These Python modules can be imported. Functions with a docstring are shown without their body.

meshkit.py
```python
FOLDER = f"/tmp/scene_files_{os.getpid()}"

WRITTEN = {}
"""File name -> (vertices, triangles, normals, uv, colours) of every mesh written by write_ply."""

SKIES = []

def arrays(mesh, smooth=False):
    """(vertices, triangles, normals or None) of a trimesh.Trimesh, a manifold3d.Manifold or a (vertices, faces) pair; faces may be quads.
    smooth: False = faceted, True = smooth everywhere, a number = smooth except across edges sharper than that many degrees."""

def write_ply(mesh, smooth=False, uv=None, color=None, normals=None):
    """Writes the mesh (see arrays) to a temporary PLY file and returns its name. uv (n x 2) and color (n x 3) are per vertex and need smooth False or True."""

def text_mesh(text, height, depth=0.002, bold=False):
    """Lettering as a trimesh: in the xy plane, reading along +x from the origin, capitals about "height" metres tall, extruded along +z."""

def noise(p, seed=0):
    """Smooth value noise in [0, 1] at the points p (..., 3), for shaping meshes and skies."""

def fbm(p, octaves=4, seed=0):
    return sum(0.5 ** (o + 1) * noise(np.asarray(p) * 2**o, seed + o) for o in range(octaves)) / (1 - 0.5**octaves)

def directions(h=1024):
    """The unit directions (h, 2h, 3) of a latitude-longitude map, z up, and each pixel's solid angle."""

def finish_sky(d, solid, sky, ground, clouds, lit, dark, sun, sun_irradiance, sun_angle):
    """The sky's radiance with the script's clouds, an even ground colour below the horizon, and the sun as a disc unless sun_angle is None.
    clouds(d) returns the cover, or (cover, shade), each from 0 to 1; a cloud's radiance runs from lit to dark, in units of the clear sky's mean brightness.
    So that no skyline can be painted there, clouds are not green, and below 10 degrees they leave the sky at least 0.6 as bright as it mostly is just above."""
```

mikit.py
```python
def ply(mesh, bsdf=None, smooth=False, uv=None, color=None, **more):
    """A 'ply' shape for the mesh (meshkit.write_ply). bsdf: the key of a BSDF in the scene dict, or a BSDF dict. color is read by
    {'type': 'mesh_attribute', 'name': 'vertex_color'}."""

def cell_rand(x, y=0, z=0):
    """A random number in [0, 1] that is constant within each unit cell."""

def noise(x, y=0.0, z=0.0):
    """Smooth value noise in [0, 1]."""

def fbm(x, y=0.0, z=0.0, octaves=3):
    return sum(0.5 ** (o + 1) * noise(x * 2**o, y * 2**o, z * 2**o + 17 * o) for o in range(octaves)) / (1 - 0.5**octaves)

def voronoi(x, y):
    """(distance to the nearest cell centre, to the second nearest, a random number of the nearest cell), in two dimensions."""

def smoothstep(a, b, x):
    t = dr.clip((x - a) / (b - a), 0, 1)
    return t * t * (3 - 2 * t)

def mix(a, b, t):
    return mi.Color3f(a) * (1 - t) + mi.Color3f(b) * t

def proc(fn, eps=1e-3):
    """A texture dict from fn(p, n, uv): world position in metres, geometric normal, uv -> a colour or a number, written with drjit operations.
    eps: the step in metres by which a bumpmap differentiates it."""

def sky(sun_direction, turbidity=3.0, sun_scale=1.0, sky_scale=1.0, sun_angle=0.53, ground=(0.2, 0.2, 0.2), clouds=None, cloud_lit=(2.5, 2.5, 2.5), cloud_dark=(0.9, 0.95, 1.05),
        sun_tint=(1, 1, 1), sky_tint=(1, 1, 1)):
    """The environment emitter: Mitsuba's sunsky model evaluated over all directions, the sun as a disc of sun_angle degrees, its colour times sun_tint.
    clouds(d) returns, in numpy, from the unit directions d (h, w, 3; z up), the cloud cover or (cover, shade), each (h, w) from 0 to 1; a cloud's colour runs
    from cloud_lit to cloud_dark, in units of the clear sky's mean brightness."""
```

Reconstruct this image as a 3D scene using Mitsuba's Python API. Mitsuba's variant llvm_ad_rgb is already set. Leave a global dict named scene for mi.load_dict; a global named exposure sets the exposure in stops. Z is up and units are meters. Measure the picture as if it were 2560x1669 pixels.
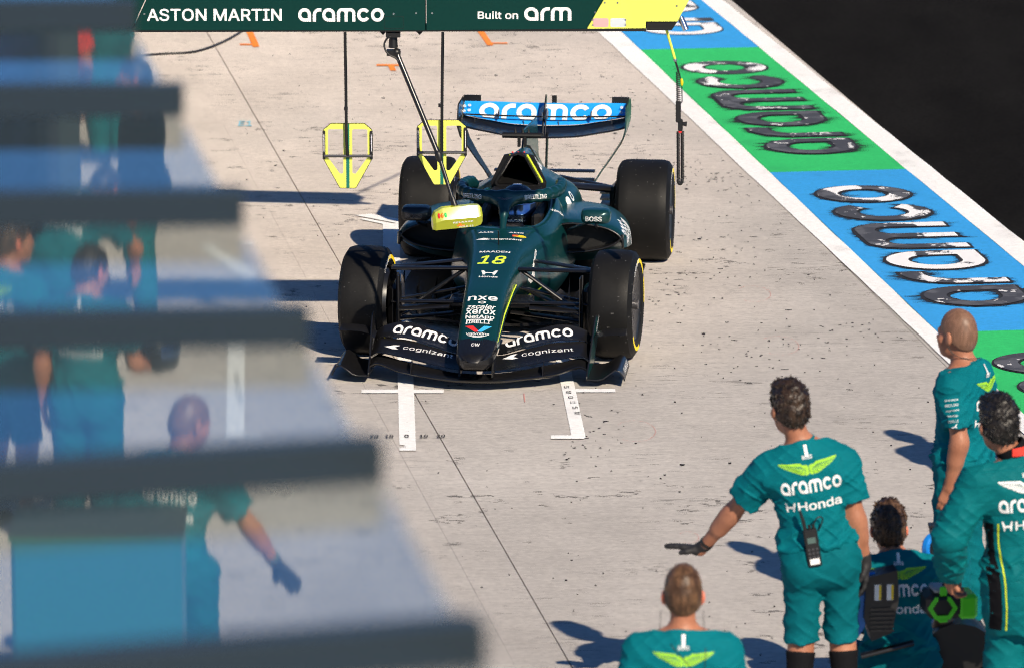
import math, numpy as np, trimesh, drjit as dr, mitsuba as mi, mikit, meshkit
from shapely.geometry import Polygon, Point, box, LineString, MultiPolygon
from shapely import affinity, ops
import shapely
T = mi.ScalarTransform4f
scene, labels = {}, {}
# ---------------------------------------------------------------- camera, sky, exposure
CAM_H, PITCH = 7.938, 0.20078
scene['camera'] = dict(type='thinlens', fov=9.74, fov_axis='x', aperture_radius=0.024, focus_distance=38.6, near_clip=0.5, far_clip=6000.0,
    to_world=T().look_at(origin=[0, 0, CAM_H], target=[0, math.cos(PITCH) * 10, CAM_H - math.sin(PITCH) * 10], up=[0, 0, 1]))
SUN = (0.6025, -1.2555, 1.0)
scene['sky_light'] = mikit.sky(SUN, turbidity=3, sky_scale=0.48, sky_tint=(.56, .88, 1.34), sun_tint=(.99, 1.065, 1.20))
exposure = 1.95

# ---------------------------------------------------------------- helpers
V3 = lambda *a: np.array(a, float)
def nrm(a): a = np.asarray(a, float); return a / (np.linalg.norm(a) + 1e-12)
def cat(*ms):
    ms = [m for m in ms if m is not None]
    return trimesh.util.concatenate(ms) if len(ms) > 1 else ms[0]
def add(key, mesh, bsdf, smooth=False, label=None, category=None, group=None, kind=None, **more):
    base, n = key, 0
    while key in scene:
        n += 1; key = f'{base}_{n:03d}'
    if isinstance(mesh, (tuple, list)): mesh = trimesh.Trimesh(np.asarray(mesh[0], float), np.asarray(mesh[1]), process=False)
    scene[key] = mikit.ply(mesh, bsdf, smooth=smooth, **more)
    tag(key, label, category, group, kind)
    return key
def tag(key, label=None, category=None, group=None, kind=None):
    d = {k: v for k, v in dict(label=label, category=category, group=group, kind=kind).items() if v}
    if d: labels.setdefault(key, {}).update(d)
    return key
def thing(name, label, category, group=None):
    key, n = name, 0
    while key in labels or any(k == key or k.startswith(key + '__') for k in scene):
        n += 1; key = f'{name}_{n:03d}'
    return tag(key, label, category, group)
def move(m, M):
    m = m.copy(); v = m.vertices @ np.asarray(M)[:3, :3].T + np.asarray(M)[:3, 3]
    f = m.faces[:, ::-1] if np.linalg.det(np.asarray(M)[:3, :3]) < 0 else m.faces
    return trimesh.Trimesh(v, f, process=False)
def frame(o, x, y, z):
    M = np.eye(4); M[:3, 0], M[:3, 1], M[:3, 2], M[:3, 3] = x, y, z, o
    return M
def rotz(a, o=(0, 0, 0)):
    c, s = math.cos(a), math.sin(a)
    return frame(o, (c, s, 0), (-s, c, 0), (0, 0, 1))
def bx(lo, hi, ch=0.0):
    lo, hi = np.asarray(lo, float), np.asarray(hi, float)
    lo, hi = np.minimum(lo, hi), np.maximum(lo, hi)
    if ch <= 0:
        m = trimesh.creation.box(hi - lo); m.apply_translation((lo + hi) / 2); return m
    pts = []
    for a in (0, 1):
        for b in (0, 1):
            for c in (0, 1):
                p = np.where([a, b, c], hi, lo); q = np.where([a, b, c], -1, 1) * ch
                for k in range(3):
                    r = p + q; r[k] = p[k]; pts.append(r)
    return trimesh.convex.convex_hull(np.array(pts))
def tube(pts, r, sides=10, caps=True):
    p = np.asarray(pts, float); r = np.broadcast_to(np.asarray(r, float), (len(p),))
    t = np.gradient(p, axis=0); t /= np.linalg.norm(t, axis=1, keepdims=True) + 1e-12
    a = np.cross(t[0], [0, 0, 1.0] if abs(t[0][2]) < .9 else [1.0, 0, 0]); a /= np.linalg.norm(a)
    V = []; ang = np.arange(sides) * 2 * np.pi / sides
    for i in range(len(p)):
        a = a - t[i] * (a @ t[i]); a /= np.linalg.norm(a); b = np.cross(t[i], a)
        V.append(p[i] + r[i] * (np.cos(ang)[:, None] * a + np.sin(ang)[:, None] * b))
    n = len(p); V = np.vstack(V + [p[:1], p[-1:]])
    i, j = np.meshgrid(np.arange(n - 1), np.arange(sides), indexing='ij'); j2 = (j + 1) % sides
    q = np.stack([i * sides + j, i * sides + j2, (i + 1) * sides + j2, (i + 1) * sides + j], -1).reshape(-1, 4)
    F = [q[:, [0, 1, 2]], q[:, [0, 2, 3]]]
    if caps:
        k = np.arange(sides); F += [np.stack([(k + 1) % sides, k, 0 * k + n * sides], 1), np.stack([(n - 1) * sides + k, (n - 1) * sides + (k + 1) % sides, 0 * k + n * sides + 1], 1)]
    return trimesh.Trimesh(V, np.vstack(F), process=False)
def strut(a, b, chord, thick, cdir=(0, 1, 0), n=12, taper=1.0):
    """streamlined bar from a to b with an aerofoil-like ellipse section"""
    a, b = np.asarray(a, float), np.asarray(b, float); d = nrm(b - a); c = np.asarray(cdir, float); c = nrm(c - d * (c @ d)); u = np.cross(d, c)
    ang = np.arange(n) * 2 * np.pi / n
    ring = lambda o, s: o + s * (np.cos(ang)[:, None] * c * chord / 2 + np.sin(ang)[:, None] * u * thick / 2)
    return trimesh.convex.convex_hull(np.vstack([ring(a, 1), ring(b, taper)]))
def grid_mesh(P, closed_u=False, caps=False):
    """mesh of an (n, m, 3) array of points; closed_u joins the last column to the first"""
    n, m = P.shape[:2]; i, j = np.meshgrid(np.arange(n - 1), np.arange(m if closed_u else m - 1), indexing='ij'); j2 = (j + 1) % m
    q = np.stack([i * m + j, i * m + j2, (i + 1) * m + j2, (i + 1) * m + j], -1).reshape(-1, 4)
    V, F = P.reshape(-1, 3), [q[:, [0, 1, 2]], q[:, [0, 2, 3]]]
    if caps:
        V = np.vstack([V, P[0].mean(0), P[-1].mean(0)]); k = np.arange(m); k2 = (k + 1) % m
        F += [np.stack([k2, k, 0 * k + n * m], 1), np.stack([(n - 1) * m + k, (n - 1) * m + k2, 0 * k + n * m + 1], 1)]
    return trimesh.Trimesh(V, np.vstack(F), process=False)
def fix(m):
    trimesh.repair.fix_normals(m); return m
def polys(g):
    return [p for p in getattr(g, 'geoms', [g]) if p.geom_type == 'Polygon' and p.area > 1e-8]
def flat(g):
    """2-D triangulation of shapely polygons: (n x 2 vertices, faces)"""
    vs, fs, o = [], [], 0
    for p in polys(g):
        v, f = trimesh.creation.triangulate_polygon(p, engine='earcut')
        a, b = v[f[:, 1]] - v[f[:, 0]], v[f[:, 2]] - v[f[:, 0]]
        f = np.where((a[:, :1] * b[:, 1:] - a[:, 1:] * b[:, :1]) < 0, f[:, ::-1], f)
        vs.append(v); fs.append(f + o); o += len(v)
    return np.vstack(vs), np.vstack(fs)
def sheet(g, M):
    v, f = flat(g); return move(trimesh.Trimesh(np.c_[v, 0 * v[:, 0]], f, process=False), M)
def prism(g, depth, M=np.eye(4)):
    return move(cat(*[trimesh.creation.extrude_polygon(p, depth, engine='earcut') for p in polys(g)]), M)
def plate(g, depth, ch, M=np.eye(4)):
    """extruded polygon with a chamfered front (+z) edge"""
    return prism(g, depth, M)
_txt = {}
def text_poly(s, bold=True):
    if (s, bold) not in _txt:
        m = meshkit.text_mesh(s, 1.0, 0.01, bold)
        t = m.vertices[m.faces]; top = t[(t[:, :, 2] > .009).all(1)][:, :, :2]
        _txt[s, bold] = shapely.union_all([Polygon(x).buffer(1e-4) for x in top])
    return _txt[s, bold]
def fit(g, x0, y0, w, h):
    a, b, c, d = g.bounds
    return affinity.translate(affinity.scale(affinity.translate(g, -a, -b), w / (c - a), h / (d - b), origin=(0, 0)), x0, y0)
def fitc(g, w, h): return fit(g, -w / 2, -h / 2, w, h)
def text(s, w, h, bold=True): return fitc(text_poly(s, bold), w, h)
def ring_(r, t): return Point(0, 0).buffer(r, 24).difference(Point(0, 0).buffer(r - t, 24))
def rounded_word():
    """the sponsor's word in its round geometric letters, x-height 1"""
    th = .25; C = affinity.translate(ring_(.5, th), .5, .5)
    a = Point(.5, .5).buffer(.5, 24).union(box(.5, 0, 1, .5)).difference(Point(.5, .5).buffer(.5 - th, 24).union(box(.5, th, 1 - th, .5)))
    r = C.intersection(box(0, .5, .5, 1)).union(box(0, 0, th, .5)).union(box(.5, 1 - th, .66, 1))
    arch = lambda w: box(0, 0, w, .6).union(Point(.4, .6).buffer(.4, 24)).union(Point(w - .4, .6).buffer(.4, 24)).union(box(.4, .6, w - .4, 1))
    hole = lambda x, w: box(x, -1, x + w, .6).union(Point(x + w / 2, .6).buffer(w / 2 * 1.0, 16))
    m = arch(1.42).difference(hole(th, .34)).difference(hole(.83, .34))
    c = C.difference(Polygon([(.5, .5), (1.2, .95), (1.2, .05)]))
    out, x = [], 0
    for g, w in ((a, 1), (r, .66), (a, 1), (m, 1.42), (c, .93), (C, 1)):
        out.append(affinity.translate(g, x, 0)); x += w + (.13 if w != .66 else .06)
    return out
WORD = rounded_word(); ARAMCO = shapely.union_all(WORD)
def wings():
    """winged badge, 2 wide"""
    half = Polygon([(.01, .12), (.06, .19), (.2, .21), (.27, .30), (1, .36), (.99, .28), (.9, .2), (.78, .1), (.62, .0), (.45, -.12), (.3, -.22), (.1, -.26), (.01, -.2)])
    for i in range(7):
        f = i / 6; half = half.difference(LineString([(.12 + .16 * f, .02 + .13 * f), (.16 + .95 * f ** .9, -.30 + .60 * f)]).buffer(.009))
    return half.union(affinity.scale(half, -1, 1, origin=(0, 0)))
WINGS = wings()
HMARK = Polygon([(0, 1), (.16, 1), (.28, .58), (.72, .58), (.84, 1), (1, 1), (.86, 0), (.74, 0), (.7, .38), (.3, .38), (.26, 0), (.14, 0)])
def honda(w, h): return fitc(shapely.union_all([fit(HMARK, 0, 0, 1.1, 1.0), fit(text_poly('Honda'), 1.35, 0, 5.0, 1.0)]), w, h)
def decal(g, o, x, y, target, res=.03, lift=.0025, far=.6):
    """lays flat artwork g (in x, y about o) on the mesh target, cast along -(x cross y)"""
    v, f = flat(g); m = trimesh.Trimesh(np.c_[v, 0 * v[:, 0]], f)
    vv, ff = trimesh.remesh.subdivide_to_size(m.vertices, m.faces, res, max_iter=12)
    x, y = nrm(x), np.asarray(y, float); y = nrm(y - x * (x @ y)); n = np.cross(x, y)
    P = np.asarray(o, float) + vv[:, :1] * x + vv[:, 1:2] * y
    org = P + n * far; loc, ri, ti = target.ray.intersects_location(org, np.tile(-n, (len(P), 1)), multiple_hits=False)
    t = np.full(len(P), np.nan); t[ri] = (org[ri] - loc) @ n
    ok = ~np.isnan(t); keep = ok[ff].all(1)
    if not keep.any(): raise ValueError('decal misses')
    t = np.where(ok, t, 0); Q = org - n * (t - lift)[:, None]
    mm = trimesh.Trimesh(Q, ff[keep], process=False); mm.remove_unreferenced_vertices(); return mm
# ---------------------------------------------------------------- surfaces
def mat(name, **k):
    k = {'type': 'principled', **k}
    for q in ('base_color',):
        if q in k and not isinstance(k[q], dict): k[q] = {'type': 'rgb', 'value': list(k[q])}
    scene[name] = {'type': 'twosided', 'bsdf': k}
    return name
def paint(name, c, rough=.35, coat=0., **k): return mat(name, base_color=c, roughness=rough, clearcoat=coat, clearcoat_gloss=.95, **k)
N, FB, SS, MIX = mikit.noise, mikit.fbm, mikit.smoothstep, mikit.mix
def concrete_c(p, n, uv):
    x, y = p.x, p.y
    s = -.135 * x + .991 * y; t = .991 * x + .135 * y
    big = FB(x * .35, y * .22, 3., 3)
    c = MIX((.50, .452, .415), (.385, .363, .344), SS(.2, .8, big + .10 * t - .018 * (s - 8)))
    u, w = x + .12 * y, y - .07 * x + .03 * N(x * 1.3, y * 2, 8.)
    fine = N(u * 3.1, w * 41, 1.) * .4 + N(u * 1.3, w * 67, 4.) * .35 + N(u * 9.7, w * 27, 2.) * .25
    c = c * (1 + .16 * (fine - .5)) * (1 + .26 * (FB(x * 1.7 + .3 * y, y * 1.1, 9., 3) - .5)) * (1 + .16 * (FB(x * .55, y * .4 + .2 * x, 21., 2) - .5))
    c = c * (1 + .17 * (N(u * 33, w * 71, 3.) - .5) + .12 * (N(u * 57, w * 43, 5.) - .5))
    sc = FB(x * 6, y * 8, 1., 3); wh = SS(.5, .68, FB(x * .6, y * .5, 7., 2))
    c = c * (1 - .55 * SS(.66, .74, sc) * SS(.5, .75, N(x * 30, y * 60, 2.)) * (.25 + wh))
    st = N(u * 4, w * 29, 5.) * .6 + N(u * 13, w * 61, 6.) * .4
    c = c * (1 - .38 * SS(.72, .83, st) * SS(.46, .62, FB(x * .9, y * .8, 11., 2)))
    return c
scene['mat_concrete'] = {'type': 'twosided', 'bsdf': {'type': 'principled', 'base_color': mikit.proc(concrete_c), 'roughness': .85, 'specular': .3}}
def asphalt_c(p, n, uv):
    return MIX((.006, .0058, .006), (.010, .0098, .0099), FB(p.x * 2.2, p.y * .8, 0., 3)) * (.75 + .5 * N(p.x * 60, p.y * 60))
scene['mat_asphalt'] = {'type': 'twosided', 'bsdf': {'type': 'principled', 'base_color': mikit.proc(asphalt_c), 'roughness': .95, 'specular': .02}}
def road_paint(name, c, wear=.5, dirt=(.2, .2, .2)):
    def f(p, n, uv):
        g = FB(p.x * 3., p.y * 2., 5., 4); h = N(p.x * 45, p.y * 45, 2.) * .5 + N(p.x * 130, p.y * 130, 3.) * .5
        base = mi.Color3f(c) * (.86 + .22 * h) * (.93 + .14 * FB(p.x * .9, p.y * .6, 1., 2))
        return MIX(base, dirt, wear * SS(.62, .76, g * .75 + .25 * h))
    scene[name] = {'type': 'twosided', 'bsdf': {'type': 'principled', 'base_color': mikit.proc(f), 'roughness': .7, 'specular': .3}}
road_paint('mat_line_white', (.78, .78, .78), .30); road_paint('mat_line_blue', (.035, .30, .68), .30, (.02, .12, .28)); road_paint('mat_line_green', (.03, .46, .13), .30, (.02, .2, .08))
road_paint('mat_box_white', (.8, .8, .8), .12); road_paint('mat_orange', (.85, .24, .04), .1, (.5, .35, .3)); road_paint('mat_cyan', (.25, .5, .62), .5, (.42, .38, .36))
def worn_letter(p, n, uv, b=.0):
    w = SS(.545 + b, .57 + b, .06 * N(p.x * 90, p.y * 60, 9.) - .03 +  FB(p.x * 1.6 + .7 * p.y, p.y * .7, 3., 2) * .75 + .25 * N(p.x * 9, p.y * 7)); s = SS(.78, .80, N(p.x * 14, p.y * 10, 6.) * .7 + .3 * N(p.x * 50, p.y * 40))
    s2 = SS(.45, .7, FB(p.x * 8, p.y * 8, 2., 3))
    return MIX(MIX((.045, .048, .06), (.085, .089, .105), s2), (.7, .7, .72), dr.maximum(w, s * .8))
def wl(b): return lambda p, n, uv: worn_letter(p, n, uv, b)
for nm_, b_ in (('dark', .20), ('mixed', .03), ('pale', -.22)): scene['mat_letter_' + nm_] = {'type': 'twosided', 'bsdf': {'type': 'principled', 'base_color': mikit.proc(wl(b_)), 'roughness': .75}}
paint('mat_line_black', (.015, .016, .02), .8); paint('mat_joint', (.045, .04, .036), .9); paint('mat_redline', (.52, .22, .2), .8)
# ---------------------------------------------------------------- the ground and its paint
LO, LD, LN = np.array([.282, 30.534]), np.array([-.135, .9908]), np.array([.9908, .135])
def lane(t, s, z=0.): return np.r_[LO + np.asarray(t) * LN + np.asarray(s) * LD, z]
def lane_frame(t, s, z): return frame(lane(t, s, z), np.r_[LN, 0], np.r_[LD, 0], (0, 0, 1))
LANE0 = lane_frame(0, 0, 0)
add('ground', grid_mesh(np.array([[[-3000, -3000, -.05], [3000, -3000, -.05]], [[-3000, 3000, -.05], [3000, 3000, -.05]]], float)), 'mat_joint', kind='structure', label='dark ground that shows in the joints of the pit lane concrete')
T_SEAM = [-6.9, -3.6, -.29, 0., 3.5]; S_SEAM = [-22.] + [.3 + 5.6 * i for i in range(-3, 9)] + [60, 90.]
tag('pit_lane', 'pale broom finished concrete pit lane with scuffs and saw cut joints', kind='structure')
rs = np.random.RandomState(3)
for i in range(len(T_SEAM) - 1):
    for j in range(len(S_SEAM) - 1):
        g, gr, g1 = (.0012, .0035, .0012, .0012, .002)[i], (.0035, .0012, .0012, .002)[::1][min(i, 3)], .0012
        gl_, gr = {0: (.002, .0006), 1: (.0006, .0003), 2: (.0003, .0034), 3: (.0034, .002)}[i]
        m = bx((T_SEAM[i] + gl_, S_SEAM[j] + g1, -.04), (T_SEAM[i + 1] - gr, S_SEAM[j + 1] - g1, 0.0), .0005)
        add('pit_lane__slab', move(m, frame(lane(0, 0, rs.uniform(-.001, .001)), np.r_[LN, 0], np.r_[LD, 0], (0, 0, 1))), 'mat_concrete')
add('garage_apron', move(bx((-60, -22, -.045), (-6.905, 90, -.006)), LANE0), 'mat_concrete', kind='structure')
def strip(tl, tr, s0, s1, z, n=30, wob=0.):
    """a band of the lane between two lateral edges given as (t at s=7, t at s=21)"""
    f = lambda e, s: e[0] + (e[1] - e[0]) * (s - 7) / 14
    ss = np.linspace(s0, s1, n); L = [(f(tl, s) + wob * (meshkit.noise((s * 3, 1, 0)) - .5), s) for s in ss]; R = [(f(tr, s) + wob * (meshkit.noise((s * 3, 5, 0)) - .5), s) for s in ss]
    return sheet(Polygon(L + R[::-1]), lane_frame(0, 0, z))
EL, EB, EW, ER = (3.532, 3.41), (3.668, 3.612), (4.755, 4.645), (4.975, 4.84)
add('kerb_base', move(bx((3.502, -22, -.04), (5.3, 90, -.0015)), LANE0), 'mat_concrete', kind='structure', label='concrete edge under the painted strip of the pit lane')
add('pit_exit_road', move(bx((4.9, -60, -.03), (60, 200, .004)), LANE0), 'mat_asphalt', kind='structure', label='black asphalt fast lane beyond the painted strip')
add('white_line', strip(EL, EB, -20, 85, .006, 200, .012), 'mat_line_white', kind='structure', label='white painted line between the concrete and the coloured strip')
add('white_line', strip(EW, ER, -20, 85, .009, 200, .012), 'mat_line_white', kind='structure', label='white painted line along the black asphalt')
S_P = [1.9, 8.07, 14.235, 20.41, 26.58, 32.75]
tag('coloured_strip', 'blue and green painted strip with the sponsor word along the pit lane', kind='structure')
for i in range(-3, 10):
    s0 = 8.07 + 6.17 * (i - 1); add('coloured_strip__panel', strip(EB, EW, s0, s0 + 6.17, .0075), 'mat_line_green' if i % 2 == 0 else 'mat_line_blue')
def fuzz(g, d, seed):
    """soot-edged outline: a ragged outer offset of g"""
    rr = np.random.RandomState(seed); out = [g.buffer(d * .22)]
    for p in polys(g):
        for ringl in (p.exterior, *p.interiors):
            L = ringl.length
            for k in range(int(L / .009)):
                s = rr.uniform(0, L); q = ringl.interpolate(s); a = d * rr.uniform(.25, 1) ** 2 * 1.9 * (1.6 if meshkit.noise((q.x * 5, q.y * 5, seed)) > .55 else .7); b = d * rr.uniform(.06, .16); th = rr.normal(0, .35)
                out.append(Polygon([(q.x + a * math.cos(th), q.y + a * math.sin(th)), (q.x - b * math.sin(th), q.y + b * math.cos(th)), (q.x - a * math.cos(th), q.y - a * math.sin(th)), (q.x + b * math.sin(th), q.y - b * math.cos(th))]))
    return shapely.union_all(out).simplify(.0015)
for w, s0 in enumerate((2.65, 8.87, 14.97, 21.14)):
    tot = ARAMCO.bounds[2]
    for k, g in enumerate(WORD):
        # reading direction is up the lane, letter tops to the left
        h = affinity.affine_transform(g, [0, -.72, 4.68 / tot, 0, 4.52, s0])
        if s0 < 3 and k < 3 or s0 > 21 and k > 3: continue
        nm = f'coloured_strip__letter'
        add(nm, sheet(h.buffer(-.012), lane_frame(0, 0, .0165)), 'mat_letter_' + ('dark' if w == 0 else ('mixed', 'pale', 'pale', 'mixed', 'dark', 'dark')[k] if w == 1 else ('dark', 'dark', 'dark', 'dark', 'dark', 'mixed')[k] if w == 2 else 'pale'))
        add('coloured_strip__letter_edge', sheet(fuzz(h, .055 if w in (1, 2) else .014, 10 * w + k), lane_frame(0, 0, .012)), 'mat_line_black')
# pit box paint (world x, y)
def ground_poly(key, pts, z=.006, m='mat_box_white', **k):
    return add(key, sheet(shapely.make_valid(Polygon(pts)) if not isinstance(pts, (Polygon, MultiPolygon)) else pts, frame((0, 0, z), (1, 0, 0), (0, 1, 0), (0, 0, 1))), m, **k)
tag('pit_box_marking', 'white taped box marks with numbers under the racing car', kind='structure')
bar = lambda x0, y0, x1, y1, w: LineString([(x0, y0), (x1, y1)]).buffer(w / 2, cap_style='flat')
tmark = shapely.union_all([bar(-.63, 35.45, -.735, 39.9, .1), bar(-.952, 37.165, -.432, 37.165, .105)])
torn = Polygon([(-.70, 35.62), (-.645, 35.60), (-.66, 35.575), (-.64, 35.55), (-.70, 35.52)])
ground_poly('pit_box_marking__centre_tape', tmark.difference(torn))
ground_poly('pit_box_marking__side_tape', shapely.union_all([bar(.408, 35.8, .29, 39.2, .085), bar(.237, 35.83, .44, 35.83, .1), bar(.39, 37.19, .653, 37.19, .1), bar(.30, 38.3, .6, 38.3, .08), bar(.3, 38.62, .6, 38.62, .05)]))
ground_poly('pit_box_marking__side_tape', shapely.union_all([bar(-1.688, 35.75, -1.842, 39.4, .112), bar(-1.74, 35.8, -1.53, 35.8, .1), bar(-2.06, 37.5, -1.8, 37.5, .06), bar(-2.05, 37.06, -1.8, 37.06, .06)]))
ground_poly('pit_box_marking__entry_tape', shapely.union_all([Polygon([(-1.151, 43.33), (-1.041, 43.39), (-.70, 43.05), (-.70, 42.86)]), Polygon([(-1.115, 43.17), (-1.08, 43.21), (-.80, 42.93), (-.80, 42.82)]), bar(-.88, 43.0, -.82, 40.4, .12)]))
ground_poly('pit_box_marking__entry_tape', shapely.union_all([Polygon([(-2.235, 42.05), (-2.14, 42.1), (-1.76, 41.05), (-1.9, 41.0)]), bar(-1.83, 41.05, -1.8, 40.5, .1), bar(-2.2, 40.9, -1.8, 40.9, .08)]))
ground_poly('pit_box_marking__dash', bar(-1.95, 42.21, -1.85, 42.21, .09))
for i, (s, x) in enumerate(zip(('20', '10', '0', '10', '20'), (-.841, -.749, -.644, -.539, -.434))):
    ground_poly('pit_box_marking__number', affinity.translate(text(s, .05 if s != '0' else .028, .085), x, 35.84), .010, 'mat_line_black')
for i, s in enumerate(('5', 'M', '0', '11', '5', 'M')):
    for x0, rot, yy in ((.345, -90, 37.28 - .155 * i), (-1.765, 90, 37.6 - .155 * i)):
        ground_poly('pit_box_marking__number', affinity.translate(affinity.rotate(text(s, .065, .034, False), rot, origin=(0, 0)), x0 + .012 * i, yy), .010, 'mat_line_black')
tag('orange_marking', 'short orange paint marks on the concrete beyond the car', kind='structure')
ground_poly('orange_marking__tick', shapely.union_all([Polygon([(-2.36, 52.5), (-2.30, 52.5), (-2.183, 51.43), (-2.24, 51.40)]), bar(-2.36, 51.55, -2.2, 51.55, .07)]), .006, 'mat_orange')
ground_poly('orange_marking__tick', shapely.union_all([Polygon([(-.325, 52.5), (-.265, 52.5), (-.16, 51.5), (-.215, 51.5)]), bar(-.2, 51.62, -.037, 51.62, .06)]), .006, 'mat_orange')
ground_poly('orange_marking__tick', shapely.union_all([bar(-1.15, 50.4, -.93, 50.4, .09), bar(-1.03, 50.4, -1.0, 50.1, .05)]), .006, 'mat_orange')
ground_poly('cyan_marking', affinity.translate(shapely.union_all([text('E1', .11, .25)]), -2.13, 47.4), .006, 'mat_cyan', kind='structure', label='faded cyan paint mark on the concrete')
rr = np.random.RandomState(8)
circ = []
for x, y, r in ((.66, 38.6, .12), (1.75, 38.6, .13), (1.65, 40.35, .12), (.75, 36.0, .13), (1.0, 33.2, .06)):
    c = LineString([(x + r * math.cos(a), y + 2.3 * r * math.sin(a)) for a in np.linspace(-2.2, 2.4, 40)]).buffer(.0013)
    ground_poly('chalk_ring', c, .006, 'mat_redline', kind='structure')
ground_poly('chalk_ring', bar(.075, 37.1, .08, 36.85, .006), .006, 'mat_redline', kind='structure')
# rubber scraps and tar spots on the concrete, as real flecks
tag('rubber_crumb', 'black rubber crumbs and tar flecks scattered over the concrete', 'rubber crumbs', kind='stuff')
fl = []
for k in range(620):
    x, y = rr.uniform(-3.5, 3.0), rr.uniform(29.5, 56)
    if rr.rand() < .4: x, y = rr.uniform(.2, 3.2), rr.uniform(29.5, 46)
    t = (np.r_[x, y] - LO) @ LN
    if t > 3.4: continue
    L = rr.uniform(.002, .008) * (2.2 if rr.rand() < .06 else 1); a = rr.normal(.1, .5); n = 6
    pts = [(x + L * math.cos(a) * math.cos(q) * rr.uniform(.6, 1.3) - .5 * L * math.sin(a) * math.sin(q), y + L * math.sin(a) * math.cos(q) + 1.2 * L * math.sin(q) * rr.uniform(.5, 1.2)) for q in np.arange(n) * 2 * math.pi / n]
    fl.append(Polygon(pts).buffer(0))
for x, y, n, sx, sy in ((1.35, 45.1, 60, .22, .35), (1.5, 44.6, 30, .25, .3), (.85, 48.6, 40, .3, .4), (.4, 50.0, 30, .3, .5), (1.15, 47.5, 25, .2, .4), (-.7, 48.2, 25, .25, .4), (1.75, 38.3, 40, .3, .5), (.45, 36.2, 40, .10, .7), (2.2, 39.2, 25, .3, .4), (1.0, 40.5, 40, .35, 1.2), (1.3, 42.3, 40, .4, .9)):
    for k in range(n):
        px_, py_ = x + rr.normal(0, sx), y + rr.normal(0, sy); L = rr.uniform(.004, .010) * (1 + 1.8 * (rr.rand() < .12)); w_ = rr.uniform(.0012, .0045); a_ = rr.normal(-.15, .35)
        fl.append(Polygon([(px_ - L, py_ - L * math.sin(a_)), (px_, py_ + w_), (px_ + L * .9, py_ + L * math.sin(a_)), (px_ + .1 * L, py_ - w_)]))
add('rubber_crumb', prism(MultiPolygon([q for g in fl for q in polys(g)]), .004, frame((0, 0, .002), (1, 0, 0), (0, 1, 0), (0, 0, 1))), 'mat_line_black')
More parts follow.
